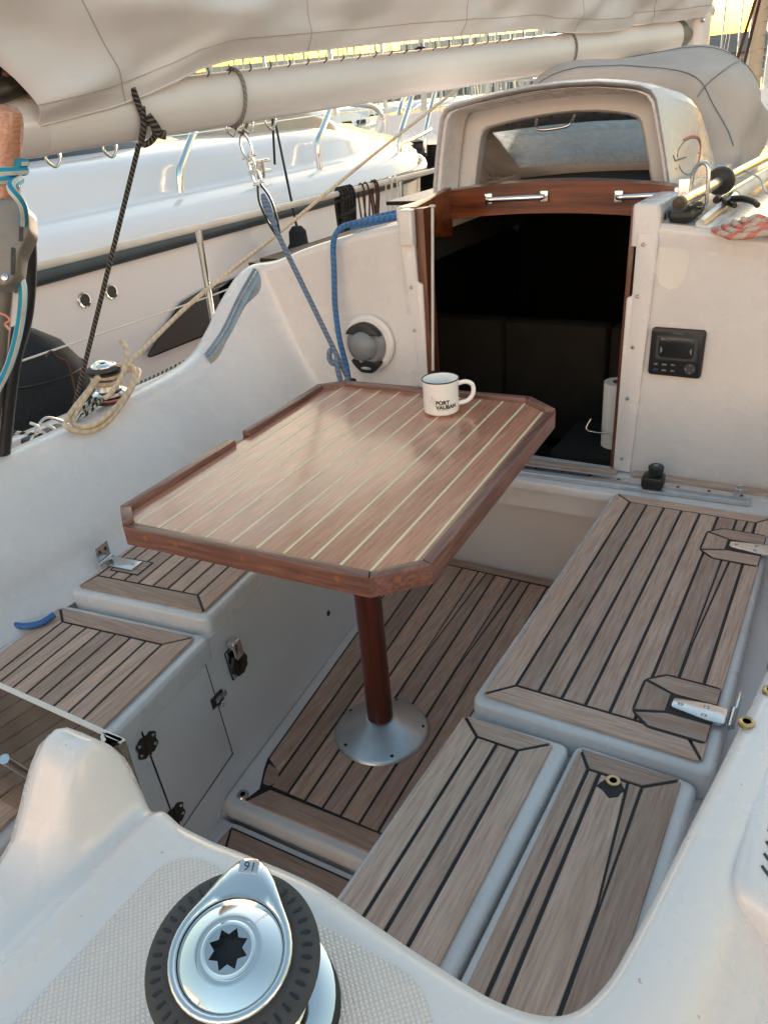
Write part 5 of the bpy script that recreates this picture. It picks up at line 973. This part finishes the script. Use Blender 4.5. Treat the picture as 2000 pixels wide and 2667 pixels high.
def block(label, cx, dist, wd, h, mat, fl, nb, roofh=0, z0=.5, turn=0):
    x, y = site(cx, dist); az = math.atan2(x - CAM.x, y - CAM.y); T = Matrix.Translation((x, y, z0)) @ Matrix.Rotation(-az + turn, 4, 'Z'); t = thing('quay_building', label, 'building')
    box('wall', -wd / 2, wd / 2, 0, 14, 0, h, mat, t, 0, T); fh = h / fl
    if roofh: loft('roof', [[T @ Vector(v) for v in ((-wd / 2 - .6, -.6, h), (wd / 2 + .6, -.6, h), (wd / 2 + .6, 14.6, h), (-wd / 2 - .6, 14.6, h))], [T @ Vector(v) for v in ((-wd / 2 + 4, 6.6, h + roofh), (wd / 2 - 4, 6.6, h + roofh), (wd / 2 - 4, 7.4, h + roofh), (-wd / 2 + 4, 7.4, h + roofh))]], 'roof', t, True, True, 10)
    else: box('parapet', -wd / 2 - .2, wd / 2 + .2, -.2, 14.2, h, h + .6, mat, t, 0, T)
    bw = wd / nb
    for f in range(fl):
        box('balcony_slab', -wd / 2 + .3, wd / 2 - .3, -1.1, .02, f * fh - .1, f * fh + .15, mat, t, 0, T) if f else None
        for k in range(nb):
            cx_ = -wd / 2 + (k + .5) * bw; ww = bw * (.26 if (k + f) % 3 else .34); wn_ = box('window', cx_ - ww, cx_ + ww, -.12, .05, f * fh + .7, f * fh + fh * .82, 'mastp', t, 0, T)
            box('pane', cx_ - ww * .84, cx_ + ww * .84, -.16, -.10, f * fh + .85, f * fh + fh * .78, 'pane', wn_, 0, T)
    return t
block('white apartment block with rows of windows behind the marina masts', 860, 105, 44, 5.4, 'bldg', 2, 16); block('white apartment block with balconies seen beyond the hood and rope', 1130, 98, 26, 5.6, 'bldg', 2, 10)
block('pinkish block far left behind the motor yacht', 500, 112, 34, 5.2, 'bldg2', 2, 11)
block('long low quay building with grey roof under the yellow sky', 1370, 120, 40, 2.4, 'bldg2', 1, 12, 1.6); block('pale house with broad grey roof at the upper right', 1650, 95, 22, 2.4, 'bldg2', 1, 7, 1.9)
def facade(label, x, y, wd, h, fl, nb, mat, roofh=2.5, turn=0):
    T = Matrix.Translation((x, y, .5)) @ Matrix.Rotation(math.pi + turn, 4, 'Z'); t = thing('quay_house', label, 'building'); fh = h / fl; bw = wd / nb
    box('wall', -wd / 2, wd / 2, 0, 10, 0, h, mat, t, 0, T); loft('roof', [[T @ Vector(v) for v in ((-wd / 2 - .4, -.5, h), (wd / 2 + .4, -.5, h), (wd / 2 + .4, 10.4, h), (-wd / 2 - .4, 10.4, h))], [T @ Vector(v) for v in ((-wd / 2 + 2, 4.8, h + roofh), (wd / 2 - 2, 4.8, h + roofh), (wd / 2 - 2, 5.2, h + roofh), (-wd / 2 + 2, 5.2, h + roofh))]], 'tiles', t, True, True, 10)
    for f in range(fl):
        for k in range(nb):
            c = -wd / 2 + (k + .5) * bw; w_ = box('window', c - .6, c + .6, -.1, .05, f * fh + .9, f * fh + 2.5, 'mastp', t, 0, T); box('pane', c - .5, c + .5, -.14, -.08, f * fh + 1, f * fh + 2.4, 'pane', w_, 0, T)
M['tiles'] = plain('roof_tiles', s(170, 96, 70), .9, var=.15, nscale=1); M['ochre'] = plain('ochre_render', s(206, 184, 162), .9, var=.05, nscale=.3); M['cream'] = plain('cream_render', s(206, 200, 190), .9, var=.05, nscale=.3)
prism('quay', [(-120, -90), (120, -90), (120, -9), (-120, -9)], -1.5, .5, 'roof'); tag(bpy.data.objects['quay.001'], 'stone quay astern of the yacht', 'quay', kind='structure')
for i, (x, wd, h, fl, mt, lb) in enumerate(((-44, 22, 12, 4, 'cream', 'cream house with tiled roof astern, left end of the row'), (-20, 24, 14, 4, 'ochre', 'tall ochre house with tiled roof astern of the yacht'), (5, 24, 12.5, 4, 'cream', 'cream house with tiled roof straight astern of the yacht'), (29, 22, 14, 4, 'ochre', 'ochre house with tiled roof astern, right end of the row'))): facade(lb, x, -24, wd, h, fl, 7, mt)
facade('unseen cream house with tiled roof added off the starboard quarter to bounce sunlight', 44, -2, 26, 13, 4, 8, 'cream', 2.5, R(52))  # added out of view to throw sunlight onto the port locker fronts
prism('quay', [(26, -9), (120, -9), (120, 40), (48, 18)], -1.5, .5, 'roof'); tag(bpy.data.objects['quay.002'], 'stone quay off the starboard side', 'quay', kind='structure')
def palm(label, px, ds, h_):
    x, y = site(px, ds); t = thing('palm_tree', label, 'palm tree', None); tube('trunk', [(x, y, .3), (x + .2, y, h_ * .6), (x, y, h_)], lambda q: .22 - .08 * q, 'bark', t, 8); V = []; F = []
    for k in range(26):
        a = random.uniform(0, 6.28); el = random.uniform(-.3, 1.1); ln = random.uniform(1.6, 2.4); pts = [Vector((x, y, h_)) + Vector((math.cos(a) * math.cos(el) * ln * q, math.sin(a) * math.cos(el) * ln * q, math.sin(el) * ln * q - 1.3 * q * q)) for q in (0, .25, .5, .75, 1)]
        sd_ = Vector((-math.sin(a), math.cos(a), 0))
        for q in range(4):
            for g in (-1, 1):
                for z_ in (0, .5):
                    b = pts[q].lerp(pts[q + 1], z_); i = len(V); V += [b, pts[q].lerp(pts[q + 1], z_ + .25), b + sd_ * g * .45 + Vector((math.cos(a) * .35, math.sin(a) * .35, -.2))]; F.append((i, i + 1, i + 2))
    obj('crown', V, F, 'leaf', t, 0)
palm('palm with small crown above the far grey roof', 1228, 96, 7.5); palm('palm with ragged crown left of the mast under the boom', 1255, 99, 7.2); palm('palm tree at the right edge before the pale house', 1668, 60, 5)
fx, fy = site(1045, 34); fg = thing('flag', 'small blue flag flying on a staff above the spray hood', 'flag'); tube('staff', [(fx, fy, 0), (fx, fy, 4.2)], .03, 'mastp', fg, 6, spline=False); obj('cloth', [(fx + .02 + .8 * a, fy + .08 * math.sin(6 * a + 3 * b), 4.1 - .55 * b - .15 * a) for a in (0, .25, .5, .75, 1) for b in (0, .5, 1)], [(i * 3 + j, i * 3 + j + 1, i * 3 + j + 4, i * 3 + j + 3) for i in range(4) for j in range(2)], 'bluecv', fg)
